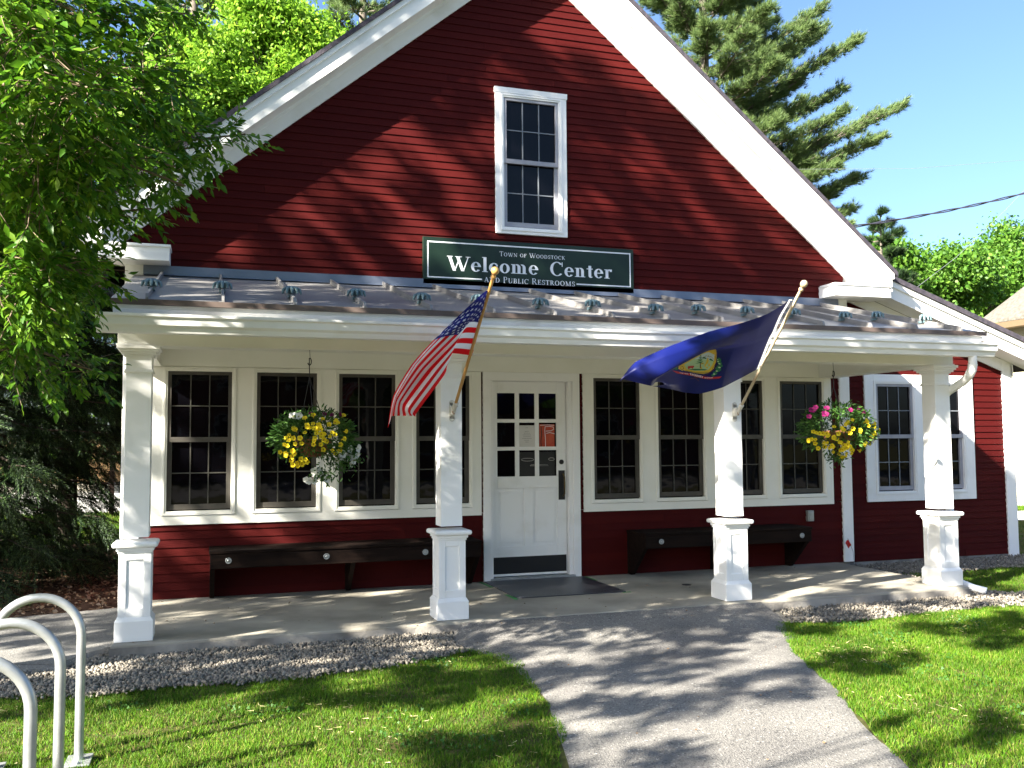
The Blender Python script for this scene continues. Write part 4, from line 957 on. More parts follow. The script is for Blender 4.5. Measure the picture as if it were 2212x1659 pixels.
grass('grass', np.concatenate([x, x2]), np.concatenate([y, y2]), .07, .016, 'strips of grass beyond the building on both sides')
x, y = sample(26000, -1.6, 9, -4.6, -.8); kk = ((x < xs_at(PL, y) - .03) | (x > xs_at(PR, y) + .03)) & (y < np.where(x < 3, yb_at(GL, x), yb_at(GR, x)) - .03) & (np.array([noise.noise(Vector((a * 1.9, b * 1.9, 33))) for a, b in zip(x, y)]) > .22)
P = np.stack([x[kk], y[kk], G + rng.uniform(.012, .030, kk.sum())], 1); P = P[inframe(P)]; d = rng.normal(0, 1, (len(P), 3)); d[:, 2] *= .2
CL = [(0, 0, 0)] + [(math.cos(a) * (1 if i % 3 else .55), math.sin(a) * (1 if i % 3 else .55), .08) for i, a in enumerate([k * math.pi / 4.5 for k in range(9)])]
tag(scatter('clover', CL, [(0, i, i % 9 + 1) for i in range(1, 10)], P, rot_from(d), rng.uniform(.006, .012, len(P)), material('clover_leaves', (.030, .10, .012), .6, [(.05, .14, .02)], island=True, transl=.3)), 'patches of low clover leaves in both lawns', 'clover', kind='stuff')
# sparse dry clippings
DRY = material('dry_clippings', (.42, .36, .17), .7, [(.50, .44, .24), (.33, .30, .12)], island=True)
x, y = sample(9000, -1.6, 9, -4.6, -.8); k = (y < yb_at(GL if 0 else GL, x)) & ((x < xs_at(PL, y) - .01) | (x > xs_at(PR, y) + .01)) & (rng.uniform(0, 1, len(x)) < np.clip(.05 + 1.3 * np.array([noise.noise(Vector((a * 1.3, b * 1.3, 9))) for a, b in zip(x, y)]), 0, 1))
P = np.stack([x[k], y[k], G + rng.uniform(.008, .028, k.sum())], 1); P = P[inframe(P)]; n = len(P)
d = rng.normal(0, 1, (n, 3)); d[:, 2] *= .15
tag(scatter('grass_clippings', BV, BF, P, rot_from(d), np.stack([rng.uniform(.02, .05, n), np.full(n, .0035), rng.uniform(.01, .03, n)], 1), DRY), 'dry straw coloured clippings scattered over both lawns', 'clippings', kind='stuff')
# leaf litter on the mulch
x, y = sample(5200, -5, -.56, 1.75, 6.5); P = np.stack([x, y, np.full(len(x), G + .015)], 1); d = rng.normal(0, 1, (len(x), 3)); d[:, 2] *= .25
tag(scatter('leaf_litter', [(0, 0, 0), (.5, .25, .03), (.5, -.25, .06), (1, 0, 0)], [(0, 2, 3, 1)], P, rot_from(d), rng.uniform(.03, .07, len(x)), material('dead_leaves', (.16, .09, .045), .8, [(.30, .20, .12), (.10, .06, .03), (.38, .27, .18)], island=True)), 'brown dead leaves under the spruce', 'leaf litter', kind='stuff')

x, y = sample(420, -.4, 7.6, -4.6, 1.9); k = (y > -.09) | ((x > xs_at(PL, y)) & (x < xs_at(PR, y))); x, y = x[k], y[k]
P = np.stack([x, y, np.where(y > -.09, .004, G + .024)], 1); P[:, 2] = np.where(y > -.09, .004, np.array([pathz(b) for b in y]) + .010); d = rng.normal(0, 1, (len(x), 3)); d[:, 2] *= .15
tag(scatter('fallen_leaves', [(0, 0, 0), (.5, .25, .1), (.5, -.25, .16), (1, 0, 0)], [(0, 2, 3, 1)], P, rot_from(d), rng.uniform(.008, .026, len(x)), MATS['dead_leaves']), 'small dry leaf bits scattered on the porch floor and the path', 'leaf litter', kind='stuff')
# ------------------------------------------------------------------ trees
DIA = [(0, 0, 0), (.45, .30, .04), (.45, -.30, .04), (1, 0, -.04)]; DIAF = [(0, 2, 3, 1)]
LFN = [(0, 0, 0), (.40, .215, .045), (.40, -.215, .045), (.75, .13, .01), (.75, -.13, .01), (1, 0, -.08), (.5, 0, -.01)]
def limb(s, p, q, r0, r1, sag=.0, n=6, wob=.05, sd=0):
    p, q = Vector(p), Vector(q); L = (q - p).length; pts = []; rs = []
    for i in range(n + 1):
        t = i / n; w_ = Vector((noise.noise(Vector((t * 3, sd, 0))), noise.noise(Vector((t * 3, sd, 9))), noise.noise(Vector((t * 3, sd, 19))))) * L * wob * math.sin(t * math.pi)
        pts.append(p.lerp(q, t) + w_ + Vector((0, 0, sag * math.sin(t * math.pi) * L))); rs.append(r0 + (r1 - r0) * t)
    s.tube(pts, rs, 7, 0, False); return pts
def broadleaf(name, label, base, blobs_, nl, ls, mt, group=None, tr=.16, cl_r=.28, per=40, shape=(DIA, DIAF), droop=.2):
    e_ = empty(name, base, label, 'tree', group); s = MB(); b = Vector(base)
    top = Vector((sum(k[0] for k in blobs_) / len(blobs_), sum(k[1] for k in blobs_) / len(blobs_), min(k[2] for k in blobs_)))
    fork = b.lerp(top, .75); limb(s, b, fork, tr, tr * .7, 0, 6, .04, 3)
    for i, k in enumerate(blobs_):
        pts = limb(s, fork, k[:3], tr * .5, tr * .12, .03, 6, .12, i + 5)
        for j in range(5):
            d_ = Vector((random.uniform(-1, 1), random.uniform(-1, 1), random.uniform(-.3, 1))).normalized(); limb(s, pts[3 + j % 3], Vector(k[:3]) + Vector((d_.x * k[3], d_.y * k[3], d_.z * k[4])) * .8, tr * .14, tr * .03, 0, 4, .1, j)
    obj('trunk', s, M_bark, e_, fixn=False)
    vol = np.array([k[3] ** 2 * (k[4] / k[3]) for k in blobs_]); nc = nl // per
    ci = rng.choice(len(blobs_), nc, p=vol / vol.sum()); A = np.array([[*k[:3], k[3], k[3], k[4]] for k in blobs_])[ci]
    u = rand_dir(nc); rr = rng.uniform(.55, 1.05, nc) ** .7; C_ = A[:, :3] + u * A[:, 3:] * rr[:, None]
    P = np.repeat(C_, per, 0); kk = np.repeat(np.mean([k[3] for k in blobs_]) * cl_r * rng.uniform(.5, 1.3, nc), per)
    P = P + rng.normal(0, 1, P.shape) * kk[:, None] * np.array([1, 1, .6])
    d = rand_dir(len(P)); d[:, 2] -= droop
    scatter('crown', shape[0], shape[1], P, rot_from(d), rng.uniform(.7, 1.3, len(P)) * ls, mt, e_); return e_
def rb(x, y, z, rx, rz, n, r0, sq=1):          # n sub-blobs filling a big ellipsoid
    out = []
    for i in range(n):
        d_ = Vector((random.gauss(0, 1), random.gauss(0, 1), random.gauss(0, 1))).normalized() * random.uniform(.35, 1) ** .5
        out.append((x + d_.x * rx, y + d_.y * rx, z + d_.z * rz, r0 * random.uniform(.7, 1.25), r0 * random.uniform(.55, .95) * sq))
    return out
# bright trees behind the left slope of the roof
broadleaf('ash_tree', 'bright yellow green tree behind the left roof slope, the taller right one', (1.9, 14.5, G), rb(1.75, 14.5, 10.2, 1.15, 2.2, 16, .75) + [(1.9, 14.3, 11.3, .75, .7), (1.2, 14.2, 11.5, .6, .6), (2.1, 14.2, 10.2, .8, .8)], 60000, .115, M_leafb, 'bright green trees behind the roof', cl_r=.30)
broadleaf('ash_tree', 'bright yellow green tree behind the left roof slope, the lower left one', (-.4, 14, G), rb(-.5, 14, 8.8, 1.5, 2.2, 16, .75) + [(.3, 13.8, 10.4, .6, .5), (-.6, 13.8, 10.6, .6, .5)], 60000, .11, M_leafb, 'bright green trees behind the roof', cl_r=.30)
# maples at the right behind the wing and the neighbour's house
broadleaf('maple_tree', 'rounded green maple at the right, directly above the wing roof', (38.5, 36, -1), rb(38.7, 36, 9.3, 3.6, 3.2, 20, 1.7) + [(41.2, 35, 11.6, 1.4, 1.1), (37, 35, 12.0, 1.4, 1.1)], 60000, .27, M_leafd, 'maples behind the wing', tr=.35)
broadleaf('maple_tree', 'green maple behind the chimney at the right edge', (49, 38, -1), rb(48.9, 38, 9.6, 3.8, 4.8, 24, 1.8) , 60000, .28, M_leafd, 'maples behind the wing', tr=.4)
broadleaf('maple_tree', 'shorter yellow green maple at the left end of the maples, beside the roof edge', (33.0, 32, -1), rb(33.2, 32, 7.2, 2.4, 2.8, 12, 1.3), 30000, .24, M_leafd, 'maples behind the wing', tr=.25)
# --- conifers
rs_ = np.random.default_rng(5)
ND = []; NF = []
for i in range(16):
    a = rs_.uniform(0, 6.283); q = rs_.uniform(.25, .95); dx = math.sqrt(1 - .45 * q * q); L = 1.0; d_ = np.array((dx * L, q * .85 * math.cos(a), q * .85 * math.sin(a))); t = np.array((0, -math.sin(a), math.cos(a))) * .035
    b = len(ND); ND += [tuple(t), tuple(-t), tuple(d_)]; NF.append((b, b + 1, b + 2))
def pine(name, label, base, h, z0, rad, nb, seed, extra=(), ts=.17, mt=None, group=None, lean=0, dens=1.0):
    rg = random.Random(seed); e_ = empty(name, base, label, 'pine', group); s = MB(); b = Vector(base); P = []; Dn = []
    limb(s, b, b + Vector((lean, 0, h)), h * .016 + .08, .03, 0, 10, .01, seed)
    br = []
    for i in range(nb):
        t = i / nb; z = z0 + (h - z0) * t; a = i * 2.4 + rg.uniform(-.4, .4); L = rad * (1 - t) ** .7 * rg.uniform(.65, 1.15) + .25
        br.append((z, Vector((math.cos(a) * L, math.sin(a) * L, L * rg.uniform(.05, .5)))))
    for z, v_ in list(br) + [(z, Vector(v_)) for z, v_ in extra]:
        p = b + Vector((lean * z / h, 0, z)); q = p + v_; L = v_.length; pts = limb(s, p, q, .035 + L * .008, .01, -.05, 6, .04, rg.random() * 99)
        side = v_.cross(Vector((0, 0, 1))).normalized()
        m_ = int(L * 15 * dens) + 6
        for j in range(m_):
            t = rg.uniform(.22, 1.0) ** .8; c = p.lerp(q, t) + Vector((0, 0, -.05 * math.sin(t * math.pi) * L)); w_ = (1.15 - t) * L * .34 + .10
            off = side * rg.uniform(-1, 1) * w_ + Vector((0, 0, rg.uniform(-.1, .2) * (w_ + .3))); tip = c + off + v_.normalized() * abs(rg.gauss(0, .25)) * w_
            limb(s, c, tip, .010, .004, 0, 2, 0, 0)
            for k in range(6):
                P.append(tuple(c.lerp(tip, rg.uniform(.35, 1.05)) + Vector((rg.gauss(0, .07), rg.gauss(0, .07), rg.gauss(0, .05))))); dd = (off.normalized() * .5 + v_.normalized() * .6 + Vector((rg.gauss(0, .3), rg.gauss(0, .3), .35 + rg.gauss(0, .25)))); Dn.append(tuple(dd))
    obj('trunk', s, M_bark, e_, fixn=False)
    P = np.array(P); scatter('crown', ND, NF, P, rot_from(np.array(Dn)), rng.uniform(.7, 1.25, len(P)) * ts, mt or M_pine, e_); return e_
pine('white_pine', 'big white pine rising behind the right roof slope with long upswept branches', (14.6, 16.8, G), 20, 5.5, 3.7, 135, 3,
     extra=[(9.7, (6.2, -1.2, 2.4)), (9.2, (5.2, -1.5, 1.7)), (9.5, (4.9, .6, 2.0)), (11.6, (4.6, -1.5, 2.4)), (12.0, (4.4, 0, 2.9)), (11.2, (3.9, .8, 2.2)), (10.6, (4.4, -.8, 2.0)), (8.4, (4.9, -.8, 1.4)), (8.0, (4.6, .2, 1.5)), (7.9, (4.4, -1, .8)), (13, (3.6, -1, 2.0)), (12.4, (2.6, -2, 1.5)), (10, (3.2, -2.4, 1.2)), (8.8, (3.0, -2.2, .8)), (7.2, (3.8, -1.2, 1.2))], ts=.20, dens=1.7)
pine('white_pine', 'sparse grey green pine top behind the bright trees at the upper left', (-.4, 23, G), 21, 9, 2.6, 60, 8, ts=.22, group='pines beyond the left roof slope', dens=.9)
pine('white_pine', 'sparse pine beside the left roof slope at the top of the picture', (4.9, 22, G), 21, 9, 2.4, 60, 12, ts=.22, group='pines beyond the left roof slope', dens=.9)
pine('small_conifer', 'small dark conifer top behind the lower right roof edge', (33.0, 31, -1), 14.2, 4, 3.0, 50, 21, ts=.34, mt=M_spruce, dens=.5)
# spruce at the left of the porch
SB = []; SF = []
for i in range(44):
    t = i / 44; a = i * 2.4; b = len(SB); r_ = .085 * (1 - .45 * t); ca, sa = math.cos(a), math.sin(a)
    SB += [(t, .012 * ca, .012 * sa), (t + .035, -.012 * sa * .6, .012 * ca * .6), (t + .11, r_ * ca, r_ * sa)]; SF.append((b, b + 1, b + 2))
def spruce(base, h, label, nb, rad, seed, z0=.5):
    rg = random.Random(seed); e_ = empty('spruce_tree', base, label, 'spruce'); s = MB(); b = Vector(base); P = []; Dn = []; S = []
    limb(s, b, b + Vector((0, 0, h)), .17, .03, 0, 8, .01, seed)
    for i in range(nb):
        t = (i / nb) ** 1.1; z = z0 + (h - z0) * t; a = i * 2.4 + rg.uniform(-.3, .3); L = rad * (1 - t) ** .75 * rg.uniform(.75, 1.1) + .2
        v_ = Vector((math.cos(a) * L, math.sin(a) * L, -.18 * L)); p = b + Vector((0, 0, z)); q = p + v_; limb(s, p, q, .022, .006, -.04, 5, .03, i)
        side = v_.cross(Vector((0, 0, 1))).normalized()
        for j in range(int(L * 30) + 6):
            u_ = rg.uniform(.18, 1.02); c = p.lerp(q, u_); sg_ = rg.choice((-1, 1)); l = .42 * (1.15 - u_) * L * .5 + .14
            d_ = side * sg_ * rg.uniform(.3, 1) + v_.normalized() * .8 + Vector((0, 0, rg.uniform(-.9, -.15)))
            for k in range(3):
                P.append(tuple(c + d_ * l * k * .28 + Vector((rg.gauss(0, .03), rg.gauss(0, .03), rg.gauss(0, .03))))); Dn.append(tuple(d_ + Vector((rg.gauss(0, .35), rg.gauss(0, .35), rg.gauss(0, .3) - .25)))); S.append(rg.uniform(.20, .34))
    obj('trunk', s, material('spruce_bark', (.035, .026, .020), .9, (.06, .045, .035), 12), e_, fixn=False)
    P = np.array(P); scatter('crown', SB, SF, P, rot_from(np.array(Dn)), np.array(S), M_spruce, e_); return e_
spruce((-2.35, 4.6, G), 9.5, 'dark spruce with drooping branches at the left of the porch', 190, 1.85, 2, .45)
spruce((-4.3, 6.9, G), 10.5, 'second dark spruce standing farther back at the left edge', 110, 2.3, 6, .3)
spruce((-2.0, 9.5, G), 8.5, 'spruce behind the nearest one, seen through its branches beside the porch', 100, 1.9, 7, 1.6)
broadleaf('linden_tree', 'dense dark green tree filling the far upper left corner behind the hanging branches', (-3.4, 3.2, G), rb(-3.0, 3.0, 5.4, 1.35, 2.6, 22, .75) + [(-1.9, 3.0, 4.2, .6, .6), (-1.8, 3.1, 5.4, .5, .6)], 36000, .085, M_leafd, tr=.13)
# the tree whose leafy branches hang in at the upper left
NEAR = [(-0.66, -2.57, 3.65, 0.28, 1), (-0.47, -2.02, 3.98, 0.29, 1), (-0.18, -1.9, 4.12, 0.18, 0.8), (0.08, -1.72, 4.22, 0.14, 0.4), (-0.77, -1.87, 3.56, 0.35, 1), (-0.33, -2.88, 3.26, 0.27, 1), (-0.12, -2.19, 3.54, 0.25, 1), (0.05, -1.53, 3.81, 0.16, 0.8), (-0.6, -2.53, 3.01, 0.34, 1), (-0.31, -2.58, 3.07, 0.24, .7), (-0.09, -1.4, 3.5, 0.22, .7), (0.15, -1.82, 3.42, 0.13, 0.8), (-0.82, -1.49, 2.9, 0.38, 1), (-0.48, -2.14, 2.83, 0.27, .85), (-0.17, -1.69, 3.11, 0.21, .45), (0.05, -2.08, 3.13, 0.14, 0.45), (0.28, -1.69, 3.41, 0.15, 0.5), (0.46, -1.51, 3.55, 0.09, 0.4), (-0.71, -2.06, 2.46, 0.31, 1), (-0.54, -1.67, 2.6, 0.20, .8), (-0.34, -1.79, 2.5, 0.11, 0.6), (0.11, -2.15, 3.0, 0.08, 0.3), (-0.1, -1.59, 2.99, 0.12, 0.35), (-0.74, -1.39, 2.29, 0.22, 0.8), (-0.56, -0.99, 2.47, 0.17, 0.8), (-0.7, -1.1, 2.03, 0.18, 0.6), (-0.48, -1.1, 2.0, 0.12, 0.6), (-0.88, -1.32, 2.12, 0.18, 0.6), (-0.22, -1.56, 2.9, 0.10, 0.35)]
te = empty('elm_tree', (-3.4, -1.4, G), 'leafy tree whose dark green branches hang in over the upper left of the roof', 'tree')
s = MB(); fk = Vector((-3.0, -1.5, 2.6)); limb(s, (-3.4, -1.4, G), fk, .20, .15, 0, 6, .03, 1)
hubs = [Vector((-1.6, -2.2, 3.3)), Vector((-1.7, -1.5, 3.9)), Vector((-1.5, -1.5, 2.7)), Vector((-1.5, -1.3, 2.3))]
for i, h_ in enumerate(hubs): limb(s, fk, h_, .07, .035, .04, 6, .1, i)
limb(s, fk, (-3.6, -2.0, 6.5), .12, .03, 0, 6, .08, 8); limb(s, fk, (-2.4, -1.0, 5.8), .09, .03, 0, 6, .08, 9)
P = []; Dn = []; S = []
rg = random.Random(3)
sph = list(NEAR) + [(-1.35, -2.0, 3.6, .5, .5), (-1.5, -1.6, 2.8, .5, .5), (-2.6, -1.6, 5.6, .9, .35), (-3.4, -2.0, 6.4, 1.0, .35), (-1.4, -1.8, 4.5, .6, .5)]
for bi, (x, y, z, r_, w_) in enumerate(sph):
    c = Vector((x, y, z)); hb = min(hubs, key=lambda h_: (h_ - c).length); limb(s, hb, c, .018, .006, .03, 6, .1, bi)
    nt_ = int(1550 * r_ * r_ * w_) + 4
    for i in range(nt_):
        o_ = Vector((rg.gauss(0, .44), rg.gauss(0, .5), rg.gauss(0, .46))) * r_; p = c + o_ - Vector((.07, 0, 0))
        dr = (o_.normalized() * .6 + Vector((.3, -.1, -.35)) + Vector((rg.gauss(0, .35), rg.gauss(0, .35), rg.gauss(0, .25)))).normalized(); L = rg.uniform(.10, .22)
        if i % 3 == 0: s.tube([tuple(c.lerp(p, .3)), tuple(p), tuple(p + dr * L)], [.004, .0028, .0015], 4, 0, False)
        sd_ = dr.cross(Vector((0, 0, 1))).normalized(); m_ = rg.randint(6, 11)
        for k in range(m_):
            q = p + dr * L * (k / (m_ - 1)) + Vector((0, 0, -.02 * k / m_)); sg_ = 1 if k % 2 else -1
            P.append(tuple(q)); dd = (sd_ * sg_ * .8 + dr * .7 + Vector((0, 0, rg.uniform(-.75, .05)))) if k < m_ - 1 else dr
            Dn.append(tuple(dd + Vector((rg.gauss(0, .15), rg.gauss(0, .15), rg.gauss(0, .15))))); S.append(rg.uniform(.045, .085))
obj('trunk', s, M_twig, te, fixn=False)
P = np.array(P); Dn = np.array(Dn); up = np.tile(np.array([[0., 0., 1.]]), (len(P), 1)) + rng.normal(0, .45, (len(P), 3))
y_ = np.cross(up, Dn); roll = up
scatter('crown', LFN, LEAF3F, P, rot_from(Dn, up), np.array(S), M_leaf, te)

# ------------------------------------------------------------------ tall unseen trees off left, crowns shaped by a mask to throw the dappled shade
def nz(a, b, c=0.0): return 1.7 * noise.noise(Vector((a, b, c)))
def lit(xw, zw):
    """hand-made light mask: True where the sun is let through to the point of the facade plane (or what stands before / below it); None = nothing there"""
    if ((xw - 7.84) / .50) ** 2 + ((zw + 1.70) / .38) ** 2 < 1 or ((xw - 9.9) / .22) ** 2 + ((zw + 2.0) / .14) ** 2 < 1: return True
    if zw > 3.2:
        kR = zw + SL * xw; kL = zw - SL * xw
        if xw > 7.9 and zw > 3.6: return None
        if kR > 10.2: return None
        if kL > 4.95: return None
        if kL > 4.0: return nz(xw * 3, zw * 3, 2) > .42
        a = (xw - zw) * .707; p = (xw + zw) * .707
        v = .62 * nz(a * .9, p * 3.0, 1.0) + .85 * nz(a * 2.0, p * 7.0, 4.0)
        th = .60
        if ((xw - 2.25) / 1.25) ** 2 + ((zw - 4.45) / .75) ** 2 < 1: th = -.22
        elif ((xw - 1.3) / 1.3) ** 2 + ((zw - 3.7) / .42) ** 2 < 1: th = .02
        elif zw > 6.05 and xw > 3.45: th = -.9 if kR > 9.0 else -.1
        elif kR > 9.45 and zw > 4.6: th = -.05
        elif xw > 4.1 and zw > 3.7: th = .12
        elif xw > 1.2 and kL < 3.2: th = .34
        return v > th
    yg = 2.03 + (zw - G) / 1.35; xg = xw + 2.1 * (yg - 2.03)
    if yg > 2.0 and 7.9 < xw < 11: return zw > 2.0 - .5 * (xw - 9)
    if xw < -.6 or (yg > 2.03 and xw < -.5):
        if 1.75 < yg < 12.2 and -7 < xg < -.4: return nz(xg * 2.2, yg * 1.6, 5) > .80
    # does the ray meet the porch roof?
    y = (zw + 1.35 * 2.03 - 2.60 - .255 * .3) / (.255 + 1.35); x = xw - 2.1 * (2.03 - y)
    if -.3 <= y <= 2.03 and -.6 < x < 8.0:
        return nz(x * 2.3, y * 7.5, 3) + .3 * nz(x * 6, y * 16, 4) > .06
    ze = zw + 1.35 * (2.03 + .4); xe = xw - 2.1 * 2.43
    if 2.30 < ze < 2.6 and -.6 < xe < 8: return nz(xe * 2.2, ze * 5, 8) > .16
    if yg > -.1:                      # porch floor, lower wall, column faces
        if xg < -.45: return nz(xg * 2.5, yg * 4, 11) > -.22
        if xg > 8.0:
            return None if xg > 8.6 else nz(xg * 1.6, yg * 5, 12) > -.05
        if xg > 6.3: return nz(xg * 1.3, yg * 4, 13) > -.12
        if yg > 1.8: return nz(xg * 1.8, zw * 3.2, 14) > .0
        return nz(xg * 2.0, yg * 5.5, 15) + .3 * nz(xg * 5, yg * 12, 2) > .13
    v = .55 * nz(xg * .8, yg * 1.5, 20) + .75 * nz(xg * 2.0, yg * 4.4, 24) + .3 * nz(xg * 4.5, yg * 9, 28)
    th = -.12
    if xg < 1.4: th = -1.1 if (yg < -1.5 - .35 * max(0, xg)) else (.16 if yg < -1.0 else .02)
    elif 2.1 < xg < 5.3:
        th = .12 if yg > -1.15 else (-.18 if yg > -2.2 else (-.5 if xg > 3.2 else -.08))
        if yg < -2.8 and xg > 2.6: th = -.8
    elif xg >= 5.3: th = -.22
    else: th = .02
    if xg > 8 and yg > -.3: th = .4
    return v > th
sp = .115; e1 = np.array((2.1, -1.35)) / 2.4965; e2 = np.array((1.35, 2.1)) / 2.4965
C_ = []; T_ = []
for i in range(-76, 138):
    for j in range(-100, 176):
        q = e1 * (i + random.uniform(-.4, .4)) * sp * 2.6 + e2 * (j + random.uniform(-.4, .4)) * sp
        xw, zw = float(q[0]), float(q[1])
        if zw > 7.2 or zw < -9.6 or xw < -22 or xw > 27: continue
        yg = 2.03 + (zw - G) / 1.35; xg = xw + 2.1 * (yg - 2.03)
        if yg < -4.9 or (yg < 2 and (xg > 12.5 or xg < -2.6)) or (yg > 2.03 and xw > 11) or (zw > 3.2 and xw < -1.2 and not (1.75 < yg < 12.2 and -7 < xg < -.4)): continue
        if yg > 2.03 and xw < -.6 and not (-7 < xg < -.4 and yg < 12.2): continue
        l = lit(xw, zw)
        if l is None or l: continue
        if any(-1.4 < xw - 2.1 * (2.03 - yy) < .15 and 1.9 < zw + 1.35 * (2.03 - yy) < 4.4 for yy in (-1.0, -1.6, -2.2, -2.8)) and random.random() < .65: continue
        t = random.uniform(4.0, 6.4) if zw > -3 else random.uniform(2.6, 4.6)
        if xw < -.6: t = random.uniform(2.8, 4.2) + .6
        C_.append((xw - 2.1 * t, 2.03 - t, zw + 1.35 * t))
        if zw < -3:
            t2 = t + (2.03 - yg) ; C_[-1] = (xw - 2.1 * t2, 2.03 - t2, zw + 1.35 * t2)
        while True:                   # keep the crowns out of the camera's way: higher up the same ray
            q_ = np.array(C_[-1])
            if not inframe(q_, .30) and np.linalg.norm(q_ - CAMP) > 3: break
            C_[-1] = (q_[0] - 2.1 * .5, q_[1] - .5, q_[2] + 1.35 * .5)
C_ = np.array(C_)
TR = [((-8.5, -2.5), 'tall broadleaf tree off to the left, the one nearest the facade'), ((-13.0, -4.5), 'tall broadleaf tree farthest off to the left'), ((-7.0, -8.5), 'broadleaf tree off to the left, level with the bike rack')]
own = np.argmin(np.stack([np.hypot(C_[:, 0] - a, C_[:, 1] - b) for (a, b), _ in TR]), 0)
for ti, ((a, b), lab) in enumerate(TR):
    K = C_[own == ti]
    if len(K) < 5: continue
    e_ = empty('shade_tree', (a, b, G), lab, 'tree', 'tall shade trees off to the left'); s = MB()
    zt = float(K[:, 2].mean()); fork = Vector((a, b, max(2.5, zt * .55))); limb(s, (a, b, G), fork, .24, .17, 0, 6, .03, ti)
    for j in range(16):
        limb(s, fork, K[random.randrange(len(K))], .018, .006, .05, 6, .08, j)
    obj('trunk', s, M_bark, e_, fixn=False)
    per = 30; P = np.repeat(K, per, 0) + rng.normal(0, .055, (len(K) * per, 3)); d = rand_dir(len(P)); d[:, 2] -= .3
    scatter('crown', DIA, DIAF, P, rot_from(d), rng.uniform(.085, .14, len(P)), M_leaf, e_)
print('shade clumps', len(C_))

# ------------------------------------------------------------------ beyond the building
# board fence and kerb across the drive at the left
fe = empty('board_fence', (-6, 28.6, G), 'brown vertical board fence across the drive, seen under the spruce beside the porch', 'fence')
s = MB()
for i in range(90): x = -15 + i * .17; s.box(x, 28.6, G + .3, x + .155, 28.63 + .004 * (i % 3), 1.75 + .02 * ((i * 7) % 3))
s.box(-15, 28.63, .45, .3, 28.7, .55); s.box(-15, 28.63, 1.35, .3, 28.7, 1.45); obj('boards', s, material('fence_boards', (.19, .11, .05), .8, (.30, .19, .09), 3, 5, .2, 30, stretch=(6, 1, 1)), fe)
s = MB(); s.box(-15, 28.3, G - .05, .3, 28.58, .16); tag(obj('retaining_kerb', s, M_conc), 'low pale concrete kerb wall at the foot of the board fence', 'kerb')
s = MB(); s.box(-1.87, 15.05, G - .05, -1.77, 15.15, 1.9); s.prism([(-1.88, 15.04, 1.9), (-1.76, 15.04, 1.9), (-1.76, 15.16, 1.9), (-1.88, 15.16, 1.9)], [(-1.84, 15.08, 1.95), (-1.80, 15.08, 1.95), (-1.80, 15.12, 1.95), (-1.84, 15.12, 1.95)])
tag(obj('wooden_post', s, M_bench), 'single dark post standing on the grass at the edge of the drive', 'post')
broadleaf('round_shrub', 'leafy shrub in front of the board fence', (-5.2, 26.5, G), rb(-5.2, 26.5, 1.2, 1.2, .9, 6, .6), 4000, .12, M_leafd, tr=.05)
for i, (x, y, h_) in enumerate(((-9, 33, 9), (-3.5, 34, 10), (1.5, 33, 9))):
    broadleaf('maple_tree', ['dark green tree beyond the fence, left of the three', 'dark green tree beyond the fence, middle of the three', 'dark green tree beyond the fence, nearest the building'][i], (x, y, G), rb(x, y, h_ * .55, 2.8, h_ * .38, 14, 1.5), 9000, .36, M_leafd, 'trees beyond the fence', tr=.25)
# neighbour's house on the right
M_side = material('cream_siding', (.36, .335, .225), .6, (.40, .375, .26), 4, 3)
M_eave = material('brown_eave', (.12, .085, .05), .6)
nh = empty('neighbor_house', (24, 6, G), 'cream sided house with a grey shingle roof at the right edge', 'house')
s = MB(); HX = 20.0; z = -.2
while z < 4.4:
    s.xz([(HX - .022, z), (HX + .05, z), (HX + .05, z + .115), (HX - .004, z + .115)], 0, 11.2); z += .115
s.box(HX + .05, 0, -.3, 28, 11.2, 4.42); s.xz([(HX + .05, 4.42), (28, 4.42), (24, 6.9)], .02, 11.18)
obj('wall', s, M_side, nh)
s = MB()
for sg_ in (1, -1):
    X = lambda x: x if sg_ > 0 else 48 - x
    s.xz([(X(19.55), 4.52), (X(19.55), 4.60), (X(24), 7.40), (X(24), 7.32)], -.4, 11.55)
rf = obj('roof', s, material('grey_shingles', (.085, .078, .066), .9, (.15, .138, .118), 6, 6, .4, 50, stretch=(1, 3, 3)), nh)
s = MB(); s.box(19.56, -.38, 4.36, 19.60, 11.53, 4.515); s.box(19.60, -.38, 4.36, HX - .03, 11.5, 4.39); obj('eave', s, M_eave, nh)
s = MB(); s.box(20.9, 9.4, 4.9, 21.75, 10.3, 6.9); s.box(20.82, 9.32, 6.9, 21.83, 10.38, 7.02); s.box(20.9, 9.4, 7.02, 21.75, 10.3, 7.2)
obj('chimney', s, material('buff_brick', (.60, .38, .27), .9, (.70, .52, .38), 9, 4, .3, 60), nh)
# bench, cart and pole by the neighbour's wall
pb = empty('picnic_bench', (19.2, 8.7, G), 'brown slatted bench standing against the cream house wall', 'bench'); s = MB()
for k in range(3): s.box(18.2, 8.6 + .0, .36 + k * 0, 19.6, 8.62, .40) if False else s.box(18.25, 8.50 + k * .13, .34, 19.7, 8.60 + k * .13, .38)
for k in range(3): s.box(18.25, 8.90, .48 + k * .14, 19.7, 8.93, .58 + k * .14)
obj('slats', s, material('bench_brown', (.14, .06, .035), .7), pb)
for x in (18.35, 19.55): s = MB(); s.box(x, 8.5, G, x + .06, 8.56, .34); s.box(x, 8.87, G, x + .06, 8.93, .9); obj('leg', s, M_bench, pb)
gc = empty('covered_grill', (19.05, 8.1, G), 'black kettle shaped grill cut by the right edge, in front of the brown bench', 'grill')
s = MB(); s.lathe((19.08, 8.1, .75), [(.05, 0), (.17, .10), (.24, .26), (.26, .36), (.265, .40)], 20); obj('bowl', s, M_black, gc)
s = MB(); s.lathe((19.08, 8.1, 1.16), [(.27, 0), (.25, .10), (.16, .20), (.04, .25)], 20); obj('lid', s, M_galv, gc)
